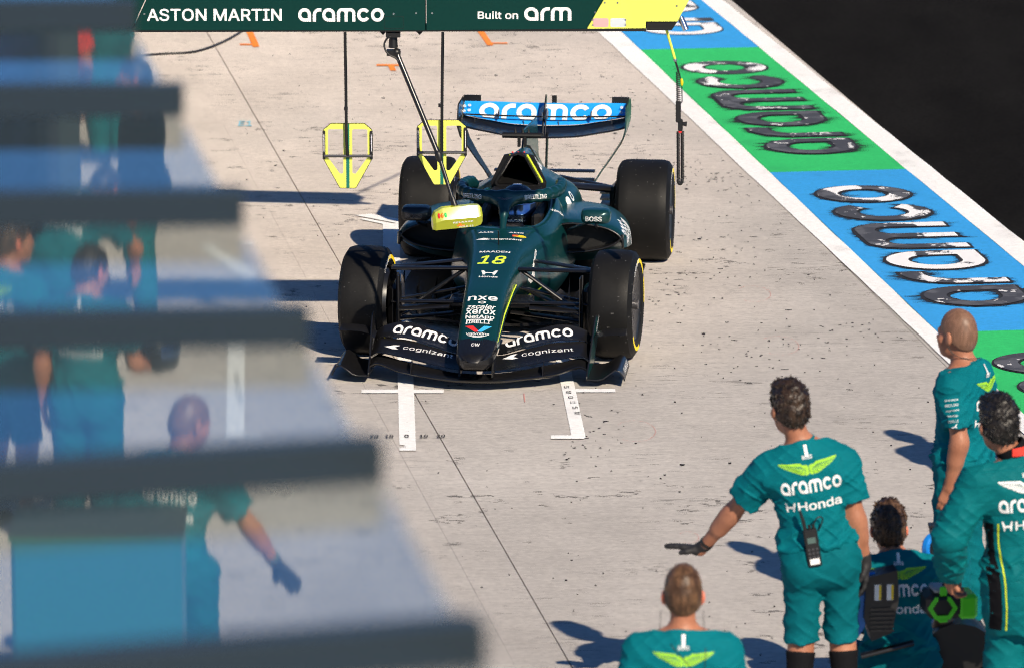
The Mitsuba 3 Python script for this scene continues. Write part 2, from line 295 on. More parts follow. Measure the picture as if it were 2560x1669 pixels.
# ---------------------------------------------------------------- glass canopy in the foreground, on the left
mat('mat_steel_bar', base_color=(.034, .05, .064), roughness=.35, metallic=.3)
scene['mat_canopy_glass'] = {'type': 'roughdielectric', 'distribution': 'beckmann', 'alpha': .0001, 'int_ior': 1.8, 'ext_ior': 1.0, 'specular_transmittance': {'type': 'rgb', 'value': [.98, 1.0, .97]}, 'specular_reflectance': {'type': 'rgb', 'value': [.95, 1.0, 1.0]}}
CZ = CAM_H - 2.0
tag('glass_canopy', 'tinted glass canopy with dark steel glazing bars along the left foreground', 'canopy')
e0, e1 = np.array([-.048, 7.69]), np.array([-.853, 13.287])
def c_edge(y): return e0 + (e1 - e0) * (y - e0[1]) / (e1[1] - e0[1])
BARS = [(6.62, 19), (7.69, 19), (8.78, 17), (9.81, 5), (10.90, 3), (12.12, 2), (13.29, 3), (14.5, 3), (15.7, 3), (16.9, 3), (18.1, 3)]
ends = []
for y, deg in BARS:
    d = V3(math.cos(math.radians(deg)), math.sin(math.radians(deg)))
    y -= .10 if y > 9.5 else .07
    p = c_edge(y); ends.append((p, p - d * 7)); p = p + d * .006
    M = frame(np.r_[p, CZ], np.r_[d, 0], np.r_[-d[1], d[0], 0], (0, 0, 1))
    add('glass_canopy__bar', move(bx((-7, -.0, .002), (0, .060, .066), .004), M), 'mat_steel_bar')
for (a, a2), (b, b2) in zip(ends, ends[1:]):
    lo_, hi_ = ([np.r_[q, z] for q in (a2, a, b, b2)] for z in (CZ - .010, CZ)); add('glass_canopy__pane', fix(trimesh.convex.convex_hull(np.array(lo_ + hi_))), 'mat_canopy_glass')
# ---------------------------------------------------------------- implicit surfaces (people, halo, gloves)
def surface_nets(f, lo, hi, h, newton=1):
    """triangle mesh of the zero set of f (negative inside), evaluated only in blocks near the surface"""
    lo = np.asarray(lo, float); n = np.ceil((np.asarray(hi) - lo) / h / 4).astype(int) * 4 + 4; B = n // 4
    c = lo + (np.stack(np.meshgrid(*[np.arange(b) for b in B], indexing='ij'), -1).reshape(-1, 3) * 4 + 2) * h
    c = c.astype(np.float32); d = f(c); near = np.abs(d) < 3.6 * h + .006
    D = np.repeat(np.repeat(np.repeat(d.reshape(B), 4, 0), 4, 1), 4, 2).astype(np.float32)
    o = np.stack(np.meshgrid(*[np.arange(4)] * 3, indexing='ij'), -1).reshape(-1, 3)
    idx = np.stack(np.unravel_index(np.nonzero(near)[0], B), -1) * 4
    I = (idx[:, None] + o[None]).reshape(-1, 3)
    for a in range(0, len(I), 400000):
        i = I[a:a + 400000]; D[i[:, 0], i[:, 1], i[:, 2]] = f((lo + i * h).astype(np.float32))
    s = D < 0
    corner = [(a, b, c) for a in (0, 1) for b in (0, 1) for c in (0, 1)]
    sl = lambda a, q: q[a[0]:q.shape[0] - 1 + a[0], a[1]:q.shape[1] - 1 + a[1], a[2]:q.shape[2] - 1 + a[2]]
    cnt = sum(sl(a, s).astype(np.int8) for a in corner); act = (cnt > 0) & (cnt < 8)
    cells = np.argwhere(act); vid = -np.ones(act.shape, int); vid[act] = np.arange(len(cells))
    vals = np.stack([D[cells[:, 0] + a[0], cells[:, 1] + a[1], cells[:, 2] + a[2]] for a in corner], 1)
    acc, w = np.zeros((len(cells), 3)), np.zeros(len(cells))
    for i, a in enumerate(corner):
        for j, b in enumerate(corner):
            if j > i and sum(abs(np.subtract(a, b))) == 1:
                va, vb = vals[:, i], vals[:, j]; x = (va < 0) != (vb < 0); t = np.where(x, va / np.where(x, va - vb, 1), 0)
                acc += np.where(x[:, None], np.array(a) + t[:, None] * (np.array(b) - np.array(a)), 0); w += x
    V = lo + (cells + acc / np.maximum(w, 1)[:, None]) * h
    F = []
    for ax in range(3):
        u, v = [(1, 2), (2, 0), (0, 1)][ax]; e = np.zeros(3, int); e[ax] = 1
        A = s[:-1, :-1, :-1]; Bv = s[tuple(slice(e[k], s.shape[k] - 1 + e[k]) for k in range(3))]
        ed = np.argwhere(A != Bv); ed = ed[(ed[:, u] > 0) & (ed[:, v] > 0)]
        du, dv = np.zeros(3, int), np.zeros(3, int); du[u], dv[v] = 1, 1
        g = lambda q: vid[q[:, 0], q[:, 1], q[:, 2]]
        q = np.stack([g(ed - du - dv), g(ed - dv), g(ed), g(ed - du)], 1)
        flip = ~s[ed[:, 0], ed[:, 1], ed[:, 2]]; q[flip] = q[flip][:, ::-1]
        q = q[(q >= 0).all(1)]; F += [q[:, [0, 1, 2]], q[:, [0, 2, 3]]]
    for _ in range(newton):
        e = h * .3; V = V.astype(np.float32); f0 = f(V); g = np.stack([f(V + (e * np.eye(3)[k]).astype(np.float32)) - f0 for k in range(3)], 1) / e
        V = V - np.clip(f0 / np.maximum((g * g).sum(1), .3), -.6 * h, .6 * h)[:, None] * g
    return trimesh.Trimesh(V, np.vstack(F), process=False)
def cap(a, b, ra, rb=None):
    a, b = np.asarray(a, float), np.asarray(b, float); rb = ra if rb is None else rb; ab = b - a; L = ab @ ab + 1e-12
    a0, a1, a2, b0, b1, b2 = (np.float32(v) for v in (*a, *ab)); L, ra, dr_a = np.float32(1 / L), np.float32(ra), np.float32(rb - ra)
    def f(p):
        x, y, z = p[:, 0] - a0, p[:, 1] - a1, p[:, 2] - a2; t = x * (b0 * L); t += y * (b1 * L); t += z * (b2 * L); np.clip(t, 0, 1, out=t)
        x -= t * b0; y -= t * b1; z -= t * b2; x *= x; y *= y; z *= z; x += y; x += z; np.sqrt(x, out=x); x -= ra + dr_a * t; return x
    return f
def ell(c, r, R=None):
    c, r = np.asarray(c, np.float32), np.asarray(r, float); A = ((np.eye(3) if R is None else np.asarray(R)) / r).astype(np.float32); r = r.astype(np.float32)
    def f(p):
        q = (p - c) @ A; q1 = q / r; q *= q; q1 *= q1; k0 = np.sqrt(q[:, 0] + q[:, 1] + q[:, 2]); k1 = np.sqrt(q1[:, 0] + q1[:, 1] + q1[:, 2]); return k0 * (k0 - 1) / np.maximum(k1, 1e-9)
    return f
def smin(a, b, k):
    h = np.maximum(k - np.abs(a - b), 0); h *= h; h *= .25 / k; return np.minimum(a, b) - h
def union(fs, k=.03):
    def f(p):
        d = fs[0](p)
        for g in fs[1:]: d = smin(d, g(p), k)
        return d
    return f
# ---------------------------------------------------------------- the racing car
CAR = rotz(-.0915428, (-.13183, 38.31859, 0))
W = lambda m: move(m, CAR)
mat('mat_car_green', base_color=(.002, .050, .054), roughness=.24, metallic=.4, specular=.6, clearcoat=1., clearcoat_gloss=.97)
mat('mat_carbon', base_color=(.006, .006, .007), roughness=.32, specular=.5, clearcoat=.6, clearcoat_gloss=.93)
mat('mat_black', base_color=(.0025, .0025, .003), roughness=.6)
mat('mat_white_print', base_color=(.82, .82, .82), roughness=.45)
mat('mat_lime', base_color=(.68, .86, .05), roughness=.4); mat('mat_lime_flat', base_color=(.80, .88, .10), roughness=.5)
mat('mat_wing_blue', base_color=(.012, .32, .88), roughness=.35, clearcoat=.8, clearcoat_gloss=.9)
mat('mat_red_print', base_color=(.8, .03, .03), roughness=.45); mat('mat_sky_print', base_color=(.05, .45, .85), roughness=.45); mat('mat_yellow', base_color=(.85, .62, .01), roughness=.55)
mat('mat_chrome', base_color=(.7, .72, .75), roughness=.15, metallic=1.)
mat('mat_grey_metal', base_color=(.12, .12, .13), roughness=.35, metallic=.7)
def rubber_c(p, n, uv):
    sp = SS(.90, .95, N(p.x * 75, p.y * 75, p.z * 75)); return MIX((.006, .006, .0063), (.011, .011, .0113), FB(p.x * 9, p.y * 9, p.z * 9, 2)) + sp * .08
scene['mat_tyre'] = {'type': 'twosided', 'bsdf': {'type': 'principled', 'base_color': mikit.proc(rubber_c), 'roughness': .55, 'specular': .22}}
car = thing('racing_car', 'dark green open wheel racing car with number 18 turning into its pit box', 'racing car')
from scipy.interpolate import PchipInterpolator, CubicSpline
def ring_of(P, n):
    """smooth closed ring through a right half profile P (u, z) from bottom centre to top centre, mirrored"""
    P = np.asarray(P, float); Q = np.vstack([P, (P * [-1, 1])[-2:0:-1]])
    for _ in range(3): Q = np.stack([.75 * Q + .25 * np.roll(Q, -1, 0), .25 * Q + .75 * np.roll(Q, -1, 0)], 1).reshape(-1, 2)
    d = np.r_[0, np.cumsum(np.linalg.norm(np.diff(np.vstack([Q, Q[:1]]), axis=0), axis=1))]; t = np.linspace(0, d[-1], n, endpoint=False); QQ = np.vstack([Q, Q[:1]])
    return np.stack([np.interp(t, d, QQ[:, k]) for k in (0, 1)], 1)
def loft(keys, prof, n=64, m=64, off=None, caps=True, vs=None):
    """keys: rows (v, params...); prof(params) -> closed ring control points; lofted along v"""
    K = np.asarray(keys, float); I = PchipInterpolator(K[:, 0], K[:, 1:]); vs = np.linspace(K[0, 0], K[-1, 0], n) if vs is None else vs
    R = [np.c_[(r := prof(I(v), m))[:, 0], np.full(m, v), r[:, 1]] for v in vs]
    return fix(grid_mesh(np.array(R), True, caps))
def tub_prof(p, m):
    zb, zt, wb, wm, zm, wt = p
    return ring_of([(0, zb), (wb * .6, zb), (wb, zb), (wm, zm - .3 * (zm - zb)), (wm, zm), (.5 * (wm + wt) + .015, .5 * (zm + zt) + .02), (wt + .01, zt - .012), (wt * .75, zt), (0, zt + .003)], m)
tub = loft([(-1.245, .18, .215, .03, .05, .2, .03), (-1.215, .155, .245, .06, .085, .2, .05), (-1.13, .145, .275, .085, .118, .205, .08), (-.97, .155, .325, .09, .128, .235, .095), (-.6, .25, .49, .075, .138, .35, .105), (-.2, .315, .567, .075, .155, .43, .118),
            (.1, .33, .62, .08, .185, .47, .13), (.5, .27, .668, .13, .265, .44, .165), (.8, .15, .69, .18, .335, .40, .215), (1.05, .08, .66, .22, .37, .40, .27), (1.5, .06, .60, .24, .40, .36, .30), (2.0, .06, .6, .25, .40, .35, .28)], tub_prof, 110, 80)
fc = tub.triangles_center; edge = -.985 - .035 * (1 - np.clip(np.abs(fc[:, 0]) / .12, 0, 1) ** 2)
sel = fc[:, 1] < edge
sub = lambda m, s: m.submesh([np.nonzero(s)[0]], append=True, repair=False)
add(car + '__body_tub', W(sub(tub, ~sel)), 'mat_car_green', smooth=True)
add(car + '__nose_tip', W(sub(tub, sel)), 'mat_carbon', smooth=True)
add(car + '__nose_tip__camera_slot', W(bx((-.02, -1.249, .185), (.02, -1.235, .205), .002)), 'mat_black')
top_z = lambda v: float(np.interp(v, [-1.2, -.97, -.6, -.2, .1, .5, .8], [.25, .325, .49, .567, .62, .668, .69]))
def nose_art(g, v, m='mat_white_print', u=0., key='__sponsor_print'):
    s = nrm((0, .1, top_z(v + .05) - top_z(v - .05))); add(car + key, W(decal(g, (u, v, top_z(v)), (1, 0, 0), s, tub, .02, .003, .25)), m)
T2 = lambda s, w, h, b=True: text(s, w, h, b)
nose_art(T2('nxe', .19, .062), -.60); nose_art(affinity.skew(T2('zscaler', .18, .05), 12, 0), -.695); nose_art(affinity.scale(ring_(.02, .008), 1.3, .7), -.65); nose_art(T2('xerox', .19, .05), -.745); nose_art(T2('NetApp', .185, .045), -.795)
nose_art(shapely.union_all([fitc(text_poly('IRELLI'), .14, .032).buffer(0), affinity.translate(box(-.085, .019, .085, .028), 0, 0), box(-.085, -.02, -.075, .02)]), -.84)
nose_art(Polygon([(-.085, .03), (-.035, .03), (.01, -.03), (-.02, -.035)]), -.905, 'mat_red_print'); nose_art(Polygon([(.085, .03), (.035, .03), (-.005, -.03), (.025, -.035)]), -.905, 'mat_sky_print')
nose_art(T2('Valvoline', .15, .028), -.955); nose_art(fitc(WINGS, .13, .03), -.995, u=-.005) if 0 else None
nose_art(fitc(WINGS, .12, .028), -.985)
nose_art(fitc(text_poly('CW'), .055, .04), -1.09)
nose_art(fitc(HMARK, .11, .075), -.17); nose_art(T2('Honda', .12, .03), -.24)
n18 = affinity.skew(text('18', .17, .16), 8, 0)
nose_art(n18, .06, 'mat_lime'); nose_art(T2('MAADEN', .2, .035), .22); nose_art(T2('cognizant', .20, .05), .50, u=.05); nose_art(Polygon([(-.05, 0), (0, .025), (.05, .015), (.02, 0), (.05, -.015), (0, -.025)]), .50, u=-.105)
nose_art(fitc(Point(0, 0).buffer(1), .085, .05), .585, 'mat_yellow', u=.13); nose_art(affinity.translate(box(-.04, -.02, 0, .02), -.0, 0), .59, 'mat_red_print', u=.12)
nose_art(T2('AMS', .1, .03), .66, u=-.10); nose_art(T2('AMS', .1, .03), .66, u=.10)
for sgn in (1, -1):
    x = (-.55 * 0, 1, 0)
    def flank(g, o, m='mat_white_print', rot=0., key='__sponsor_print'):
        g = affinity.rotate(g, rot, origin=(0, 0)); add(car + key, W(decal(g, (sgn * o[0], o[1], o[2]), (0, sgn, 0), (0 - .35 * sgn * sgn, 0, 1) if sgn > 0 else (.35, 0, 1), tub, .02, .003, .4)), m)
    if sgn < 0: continue
    flank(T2('pepperstone', .19, .035), (.3, .50, .57), rot=22 * sgn); flank(fitc(WINGS, .19, .075), (.3, .36, .48), rot=20 * sgn)
    flank(Polygon([(-.55, -.16), (-.2, .0), (.1, .04), (.1, -.0), (-.15, -.06), (-.45, -.22)]), (.3, .55, .30), 'mat_lime')
add(car + '__nose_stripe', W(tube([(.118, v, np.interp(v, [-1, -.6, -.2, 0], [.265, .385, .46, .51])) + np.array([np.interp(v, [-1, -.6, -.2, 0], [.006, .021, .04, .062]), 0, 0]) for v in np.linspace(-.95, -.1, 20)], .004, 6)), 'mat_lime')
add(car + '__pitot_probe', W(cat(tube([(.01, .38, .65), (.01, .37, .74), (.01, .33, .76)], .004, 8))), 'mat_black')
# engine cover with the airbox
def cover_prof(p, m):
    zt, w1, z1, w2, z2, w3, zb = p
    return ring_of([(0, zb), (w3, zb), (w3 + .01, .5 * (z2 + zb)), (w2, z2), (.5 * (w1 + w2) + .01, .5 * (z1 + z2)), (w1, z1), (w1 * .55 + .005, .5 * (z1 + zt)), (.03, zt - .008), (0, zt)], m)
ck = [(1.93, 1.0, .105, .86, .165, .74, .22, .55), (2.0, 1.005, .11, .86, .20, .72, .27, .5), (2.2, .99, .105, .85, .33, .68, .37, .4), (2.5, .945, .09, .82, .37, .66, .40, .3), (2.9, .86, .07, .74, .31, .60, .36, .2), (3.3, .74, .05, .62, .20, .5, .25, .2), (3.7, .6, .035, .5, .1, .4, .12, .25)]
cover = loft(ck, cover_prof, 60, 72, caps=False)
add(car + '__engine_cover', W(cover), 'mat_car_green', smooth=40)
hole = Polygon([(-.135, .785), (.135, .785), (.15, .80), (.045, .985), (0, 1.0), (-.045, .985), (-.15, .80)]).buffer(-.012).buffer(.006)
rim = hole.buffer(.016).difference(hole.buffer(.002))
up = lambda v: frame((0, v, 0), (1, 0, 0), (0, 0, 1), (0, -1, 0))
hx = np.array(hole.exterior.coords)[::-1]; duct = np.array([[(x * k, v, .87 + (z - .87) * k) for x, z in hx] for v, k in ((1.925, 1), (2.0, .95), (2.3, .75), (2.6, .5))])
add(car + '__airbox', W(grid_mesh(duct)), 'mat_black'); add(car + '__airbox__back', W(prism(affinity.scale(hole, .6, .6), .01, up(2.55))), 'mat_black'); add(car + '__roll_hoop', W(prism(Polygon([(-.165, .60), (.165, .60), (.19, .80), (.10, .985), (0, 1.005), (-.10, .985), (-.19, .80)]).difference(hole.buffer(.004)), .02, up(1.955))), 'mat_carbon'); add(car + '__airbox__rim', W(prism(rim, .05, up(1.93))), 'mat_carbon')
edge_l = hole.buffer(.026).difference(hole.buffer(.017)).intersection(box(.0, .8, .3, .99).union(box(-.06, .95, -.03, .99)))
add(car + '__airbox__lime_edge', W(prism(edge_l, .03, up(1.955))), 'mat_lime')
add(car + '__shark_fin', W(prism(Polygon([(2.15, .95), (2.35, 1.09), (3.3, 1.02), (3.5, .62), (2.9, .8)]), .012, frame((-.006, 0, 0), (0, 1, 0), (0, 0, 1), (1, 0, 0)))), 'mat_car_green')
add(car + '__camera_bar', W(cat(fix(strut((-.135, 2.2, 1.076), (.135, 2.2, 1.076), .06, .04)), *[fix(trimesh.creation.cone(.012, .045, transform=trimesh.transformations.translation_matrix((x, 2.2, 1.09)))) for x in (-.045, .005, .045)], bx((-.03, 2.17, 1.0), (-.012, 2.23, 1.07)), bx((.012, 2.17, 1.0), (.03, 2.23, 1.07)))), 'mat_black')
for x in (-.04, 0, .04): add(car + '__camera_bar__tail_lamp', W(trimesh.creation.icosphere(2, .006).apply_translation((x, 1.915, 1.008))), 'mat_red_print', smooth=True)
for sgn in (1, -1):
    for g, o, w, h, rt in (('aramco', (.0, 2.30, .86), .42, .08, 0), ('TCB', (0, 2.6, .70), .15, .05, 0)):
        add(car + '__sponsor_print', W(decal(affinity.rotate(ARAMCO if g == 'aramco' else text_poly(g), 0, origin=(0, 0)) if 0 else fitc(ARAMCO if g == 'aramco' else text_poly(g), w, h), (sgn * .1, o[1], o[2]), (0, sgn, 0), (-.6 * sgn, 0, 1), cover, .03, .003, .6)), 'mat_white_print')
# cockpit
rimp = [(0, .74, .693), (.12, .765, .694), (.2, .86, .693), (.245, 1.05, .69), (.265, 1.35, .70), (.255, 1.65, .735), (.2, 1.85, .77)]
cs = CubicSpline(np.linspace(0, 1, 7), np.array(rimp)); L = cs(np.linspace(0, 1, 30)); path = np.vstack([(L * [-1, 1, 1])[::-1], L[1:]])
R1, R2 = [], []
for q in path:
    o = nrm((q[0], .35 * (q[1] - 1.3), 0)); R1.append(np.array([q + o * a + np.array([0, 0, b]) for a, b in ((-.03, -.18), (-.03, -.02), (-.012, .004), (.012, .004), (.045, -.015), (.075, -.07), (.10, -.16), (.12, -.30))]))
add(car + '__cockpit_rim', W(fix(grid_mesh(np.array(R1)))), 'mat_car_green', smooth=50)
add(car + '__cockpit', W(bx((-.2, .82, .60), (.2, 1.9, .612))), 'mat_black')
add(car + '__headrest', W(cat(bx((-.2, 1.62, .62), (.2, 1.9, .78), .04), bx((.15, 1.2, .6), (.22, 1.8, .715), .02), bx((-.22, 1.2, .6), (-.15, 1.8, .715), .02))), 'mat_black')
hp = np.array([(.29, 1.85, .80), (.315, 1.65, .845), (.33, 1.42, .862), (.315, 1.22, .868), (.235, 1.06, .870), (.11, .98, .870), (0, .955, .870)])
hc = CubicSpline(np.linspace(0, 1, 7), hp)(np.linspace(0, 1, 14)); hs = []
flatten = lambda f, z0=.865: f
for sg in (1, -1):
    for a, b in zip(hc, hc[1:]): hs += [cap(a * [sg, 1, 1] + [0, 0, .010], b * [sg, 1, 1] + [0, 0, .010], .023), cap(a * [sg, 1, 1] - [0, 0, .016], b * [sg, 1, 1] - [0, 0, .016], .021)]
hs += [cap((0, .955, .865), (0, .86, .78), .05, .026), cap((0, .86, .78), (0, .73, .66), .026, .02), cap((-.09, .985, .865), (.0, .90, .815), .03, .02), cap((.09, .985, .865), (.0, .90, .815), .03, .02)]
halo = surface_nets(lambda p: union(hs, .035)(p), (-.42, .66, .58), (.42, 1.95, .94), .0095)
add(car + '__halo', W(halo), 'mat_car_green', smooth=True)
for sg, x in ((-1, -.235), (1, .20)):
    add(car + '__sponsor_print', W(decal(T2('BREITLING', .17, .030), (x, 1.0, .868), (1, .45 * sg, 0), (0, .25, 1), halo, .02, .003, .3)), 'mat_white_print')
add(car + '__sponsor_print', W(decal(fitc(WINGS, .1, .02), (0, .9, .868), (1, 0, 0), (0, .3, 1), halo, .02, .003, .3)), 'mat_grey_metal')
for sg in (1, -1):
    t = car + '__mirror' + ('' if sg > 0 else '_001')
    m = fix(loft([(.93, .045, .02), (.96, .095, .045), (1.03, .1, .05), (1.08, .095, .046)], lambda p, n: ring_of([(0, -p[1]), (p[0] * .8, -p[1]), (p[0], -p[1] * .6), (p[0], p[1] * .6), (p[0] * .8, p[1]), (0, p[1])], n), 12, 40))
    m.apply_translation((sg * .60, 0, .745)); add(t, W(m), 'mat_car_green' if sg > 0 else 'mat_carbon', smooth=40)
    add(t + '__stalk', W(cat(strut((sg * .56, 1.02, .7), (sg * .40, 1.3, .60), .05, .015), strut((sg * .6, 1.02, .70), (sg * .58, 1.42, .60), .06, .014))), 'mat_carbon')
    add(t + '__print', W(decal(T2('BOSS', .11, .032), (sg * .6 - .01, .9, .743), (1, 0, 0), (0, .2, 1), m, .02, .002, .3)), 'mat_white_print' if sg > 0 else 'mat_grey_metal')
# sidepods, floor
def pod_prof(p, m):
    ui, uo, zb, zt = p
    c, h = (ui + uo) / 2, (zb + zt) / 2; a, b = (uo - ui) / 2, (zt - zb) / 2; ang = np.linspace(0, 2 * np.pi, 28, endpoint=False)
    e = lambda x: np.sign(x) * np.abs(x) ** .62
    R = np.stack([c + a * e(np.cos(ang)), h + b * e(np.sin(ang))], 1); s = np.clip((R[:, 0] - ui) / (uo - ui), 0, 1)
    R[:, 1] += np.where(R[:, 1] < h, .07 * s ** 2, -.06 * s ** 2.5); d = np.vstack([R, R[:1]]); q = np.linspace(0, 28, m)
    return np.stack([np.interp(q, np.arange(29), d[:, k]) for k in (0, 1)], 1)
pk = [(1.36, .27, .755, .42, .63), (1.40, .25, .775, .40, .645), (1.6, .22, .785, .34, .655), (2.0, .2, .765, .24, .64), (2.5, .18, .70, .16, .58), (3.0, .14, .50, .12, .47), (3.5, .1, .3, .1, .36)]
for sg in (1, -1):
    t = car + '__sidepod' + ('' if sg > 0 else '_001')
    m = loft(pk, pod_prof, 50, 57, caps=False); I = pod_prof(np.array([.275, .75, .425, .625]), 57)
    inner = trimesh.Trimesh(np.vstack([np.c_[I[:, 0], 0 * I[:, 0] + 1.47, I[:, 1]]]), flat(Polygon(I).buffer(0))[1][:0] if 0 else np.array([[0, i, i + 1] for i in range(1, 55)]), process=False)
    lip = tube(np.vstack([np.c_[R := pod_prof(np.array(pk[0][1:]), 57)[:-1], 0 * R[:, 0] + 1.36][:, [0, 2, 1]], np.c_[R[:1], 1.36][:, [0, 2, 1]]]), .009, 6)
    mir = lambda q: q if sg > 0 else move(q, np.diag([-1, 1, 1, 1.]))
    m, inner, lip = mir(m), mir(inner), mir(lip)
    add(t, W(m), 'mat_car_green', smooth=True); add(t + '__inlet', W(inner), 'mat_black'); add(t + '__inlet_lip', W(lip), 'mat_carbon', smooth=True)
    wall = trimesh.Trimesh(np.vstack([np.c_[I[:, 0], 0 * I[:, 0] + 1.365, I[:, 1]], np.c_[I[:, 0], 0 * I[:, 0] + 1.47, I[:, 1]]]), np.vstack([[[i, i + 1, i + 57], [i + 1, i + 58, i + 57]] for i in range(56)]), process=False)
    add(t + '__inlet_duct', W(mir(wall)), 'mat_carbon')
    if sg > 0:
        add(t + '__print', W(decal(affinity.rotate(T2('BOSS', .22, .10), 18, origin=(0, 0)), (.755, 1.56, .545), nrm((.55, 1, 0)), (-.2, 0, 1), m, .02, .003, .35)), 'mat_white_print')
        for j in range(3): add(t + '__print', W(decal(affinity.rotate(box(-.012, -.09, .012, .09), -12, origin=(0, 0)), (.78, 1.72 + .045 * j, .50), nrm((.3, 1, 0)), (-.1, 0, 1), m, .02, .003, .35)), 'mat_white_print')
        add(car + '__sponsor_print', W(decal(shapely.union_all([fitc(Point(0, 0).buffer(1), .06, .075), affinity.translate(Point(0, 0).buffer(.025), .035, -.055), affinity.translate(text('O', .06, .075), .085, .03)]), (.36, 2.12, .66), nrm((.35, 1, 0)), (-.8, 0, 1), cover, .02, .003, .5)), 'mat_white_print')
add(car + '__sponsor_print', W(decal(T2('Valvoline', .13, .03), (.30, 1.5, .66), nrm((1, .3, 0)), (-.2, .5, 1), trimesh.Trimesh(*[getattr(cat(tub, fix(grid_mesh(np.array(R1))), cover), a) for a in ('vertices', 'faces')], process=False), .02, .004, .5)), 'mat_white_print')
fl = Polygon([(.12, .72), (.42, .85), (.62, .95), (.80, 1.3), (.80, 2.9), (.55, 3.1), (.5, 3.6), (-.5, 3.6), (-.55, 3.1), (-.80, 2.9), (-.80, 1.3), (-.62, .95), (-.42, .85), (-.12, .72)])
add(car + '__floor', W(prism(fl, .02, frame((0, 0, .045), (1, 0, 0), (0, 1, 0), (0, 0, 1)))), 'mat_carbon')
for sg in (1, -1):
    for k, (u, v0, v1, h) in enumerate(((.33, .72, 1.5, .20), (.45, .78, 1.4, .19), (.56, .86, 1.3, .2), (.68, .98, 1.5, .25))):
        pts = np.array([(u + .03 * math.sin(3 * s) + .05 * s, v0 + (v1 - v0) * s, .06) for s in np.linspace(0, 1, 8)]); G = np.array([[q * [sg, 1, 1], q * [sg, 1, 1] + [0, .03, h * (.75 + .25 * math.sin(i))]] for i, q in enumerate(pts)])
        add(car + '__floor_fence', W(grid_mesh(G)), 'mat_carbon')
add(car + '__diffuser', W(cat(bx((-.5, 3.3, .06), (.5, 3.75, .25), .03), bx((-.12, 3.2, .2), (.12, 3.85, .45), .04))), 'mat_carbon')
# wheels
def wheel(name, u, v, r, w, steer, yaw_side):
    t = car + '__' + name; M = CAR @ rotz(steer, (u, v, r)) @ frame((0, 0, 0), (0, 0, 1), (0, 1, 0), (1, 0, 0))   # axis along local z
    h = w / 2; prof = np.array([(.232, -h + .012), (.25, -h + .002), (.30, -h - .004), (r - .035, -h + .006), (r - .012, -h + .022), (r - .003, -h + .05), (r, -h + .09), (r, h - .09), (r - .003, h - .05), (r - .012, h - .022), (r - .035, h - .006), (.30, h + .004), (.25, h - .002), (.232, h - .012), (.225, 0), (.232, -h + .012)])
    add(t + '__tyre', move(fix(trimesh.creation.revolve(prof, sections=96)), M), 'mat_tyre', smooth=35)
    out = 1 if u > 0 else -1
    for s in (1, -1):
        z = s * (h + .0045)
        cover_ = fix(trimesh.creation.revolve(np.array([(0, s * (h - .05)), (.06, s * (h - .045)), (.16, s * (h - .03)), (.215, s * (h - .02)), (.232, s * (h - .012))]), sections=48)) if s == out else fix(trimesh.creation.revolve(np.array([(0.10, s * (h - .03)), (.20, s * (h + .015)), (.215, s * (h - .02)), (.232, s * (h - .05))]), sections=48))
        add(t + ('__rim' if s == out else '__brake_drum'), move(cover_, M), 'mat_carbon', smooth=30)
        arcs = [LineString([(.285 * math.cos(a), .285 * math.sin(a)) for a in np.linspace(a0, a0 + 1.15, 24)]).buffer(.013, cap_style='flat') for a0 in (-.2, 2.94)]
        for a0 in (1.15,): arcs += [LineString([(q * math.cos(a0 + .075 * j), q * math.sin(a0 + .075 * j)) for q in (.272, .30)]).buffer(.009 if j % 3 else .014, cap_style='flat') for j in range(8)]
        for j, g in enumerate(arcs if s > 0 else arcs[:2]): add(t + '__tyre__yellow_band', move(sheet(g, frame((0, 0, z), (1, 0, 0), (0, s, 0), (0, 0, s))), M), 'mat_yellow')
        lt = [affinity.rotate(affinity.translate(text('PZERO'[j], .035, .034), 0, .283), -90 - 9 * j, origin=(0, 0)) for j in range(5)]
        add(t + '__tyre__lettering', move(sheet(shapely.union_all(lt), frame((0, 0, z + s * .001), (1, 0, 0), (0, s, 0), (0, 0, s))), M), 'mat_white_print')
    add(t + '__axle_nut', move(trimesh.creation.cylinder(.03, .05, sections=20, transform=trimesh.transformations.translation_matrix((0, 0, out * (h - .02)))), M), 'mat_grey_metal', smooth=30)
    add(t + '__spokes', move(cat(*[bx((.03, -.008, out * (h - .042) - .004), (.2, .008, out * (h - .036) + .004)).apply_transform(trimesh.transformations.rotation_matrix(a, (0, 0, 1))) for a in np.arange(10) * .628]), M), 'mat_grey_metal')
wheel('front_wheel', -.81, 0, .3525, .28, -.065, 1); wheel('front_wheel_001', .81, 0, .3525, .28, -.065, 1)
wheel('rear_wheel', -.7625, 3.4, .355, .375, 0, 1); wheel('rear_wheel_001', .7625, 3.4, .355, .375, 0, 1)
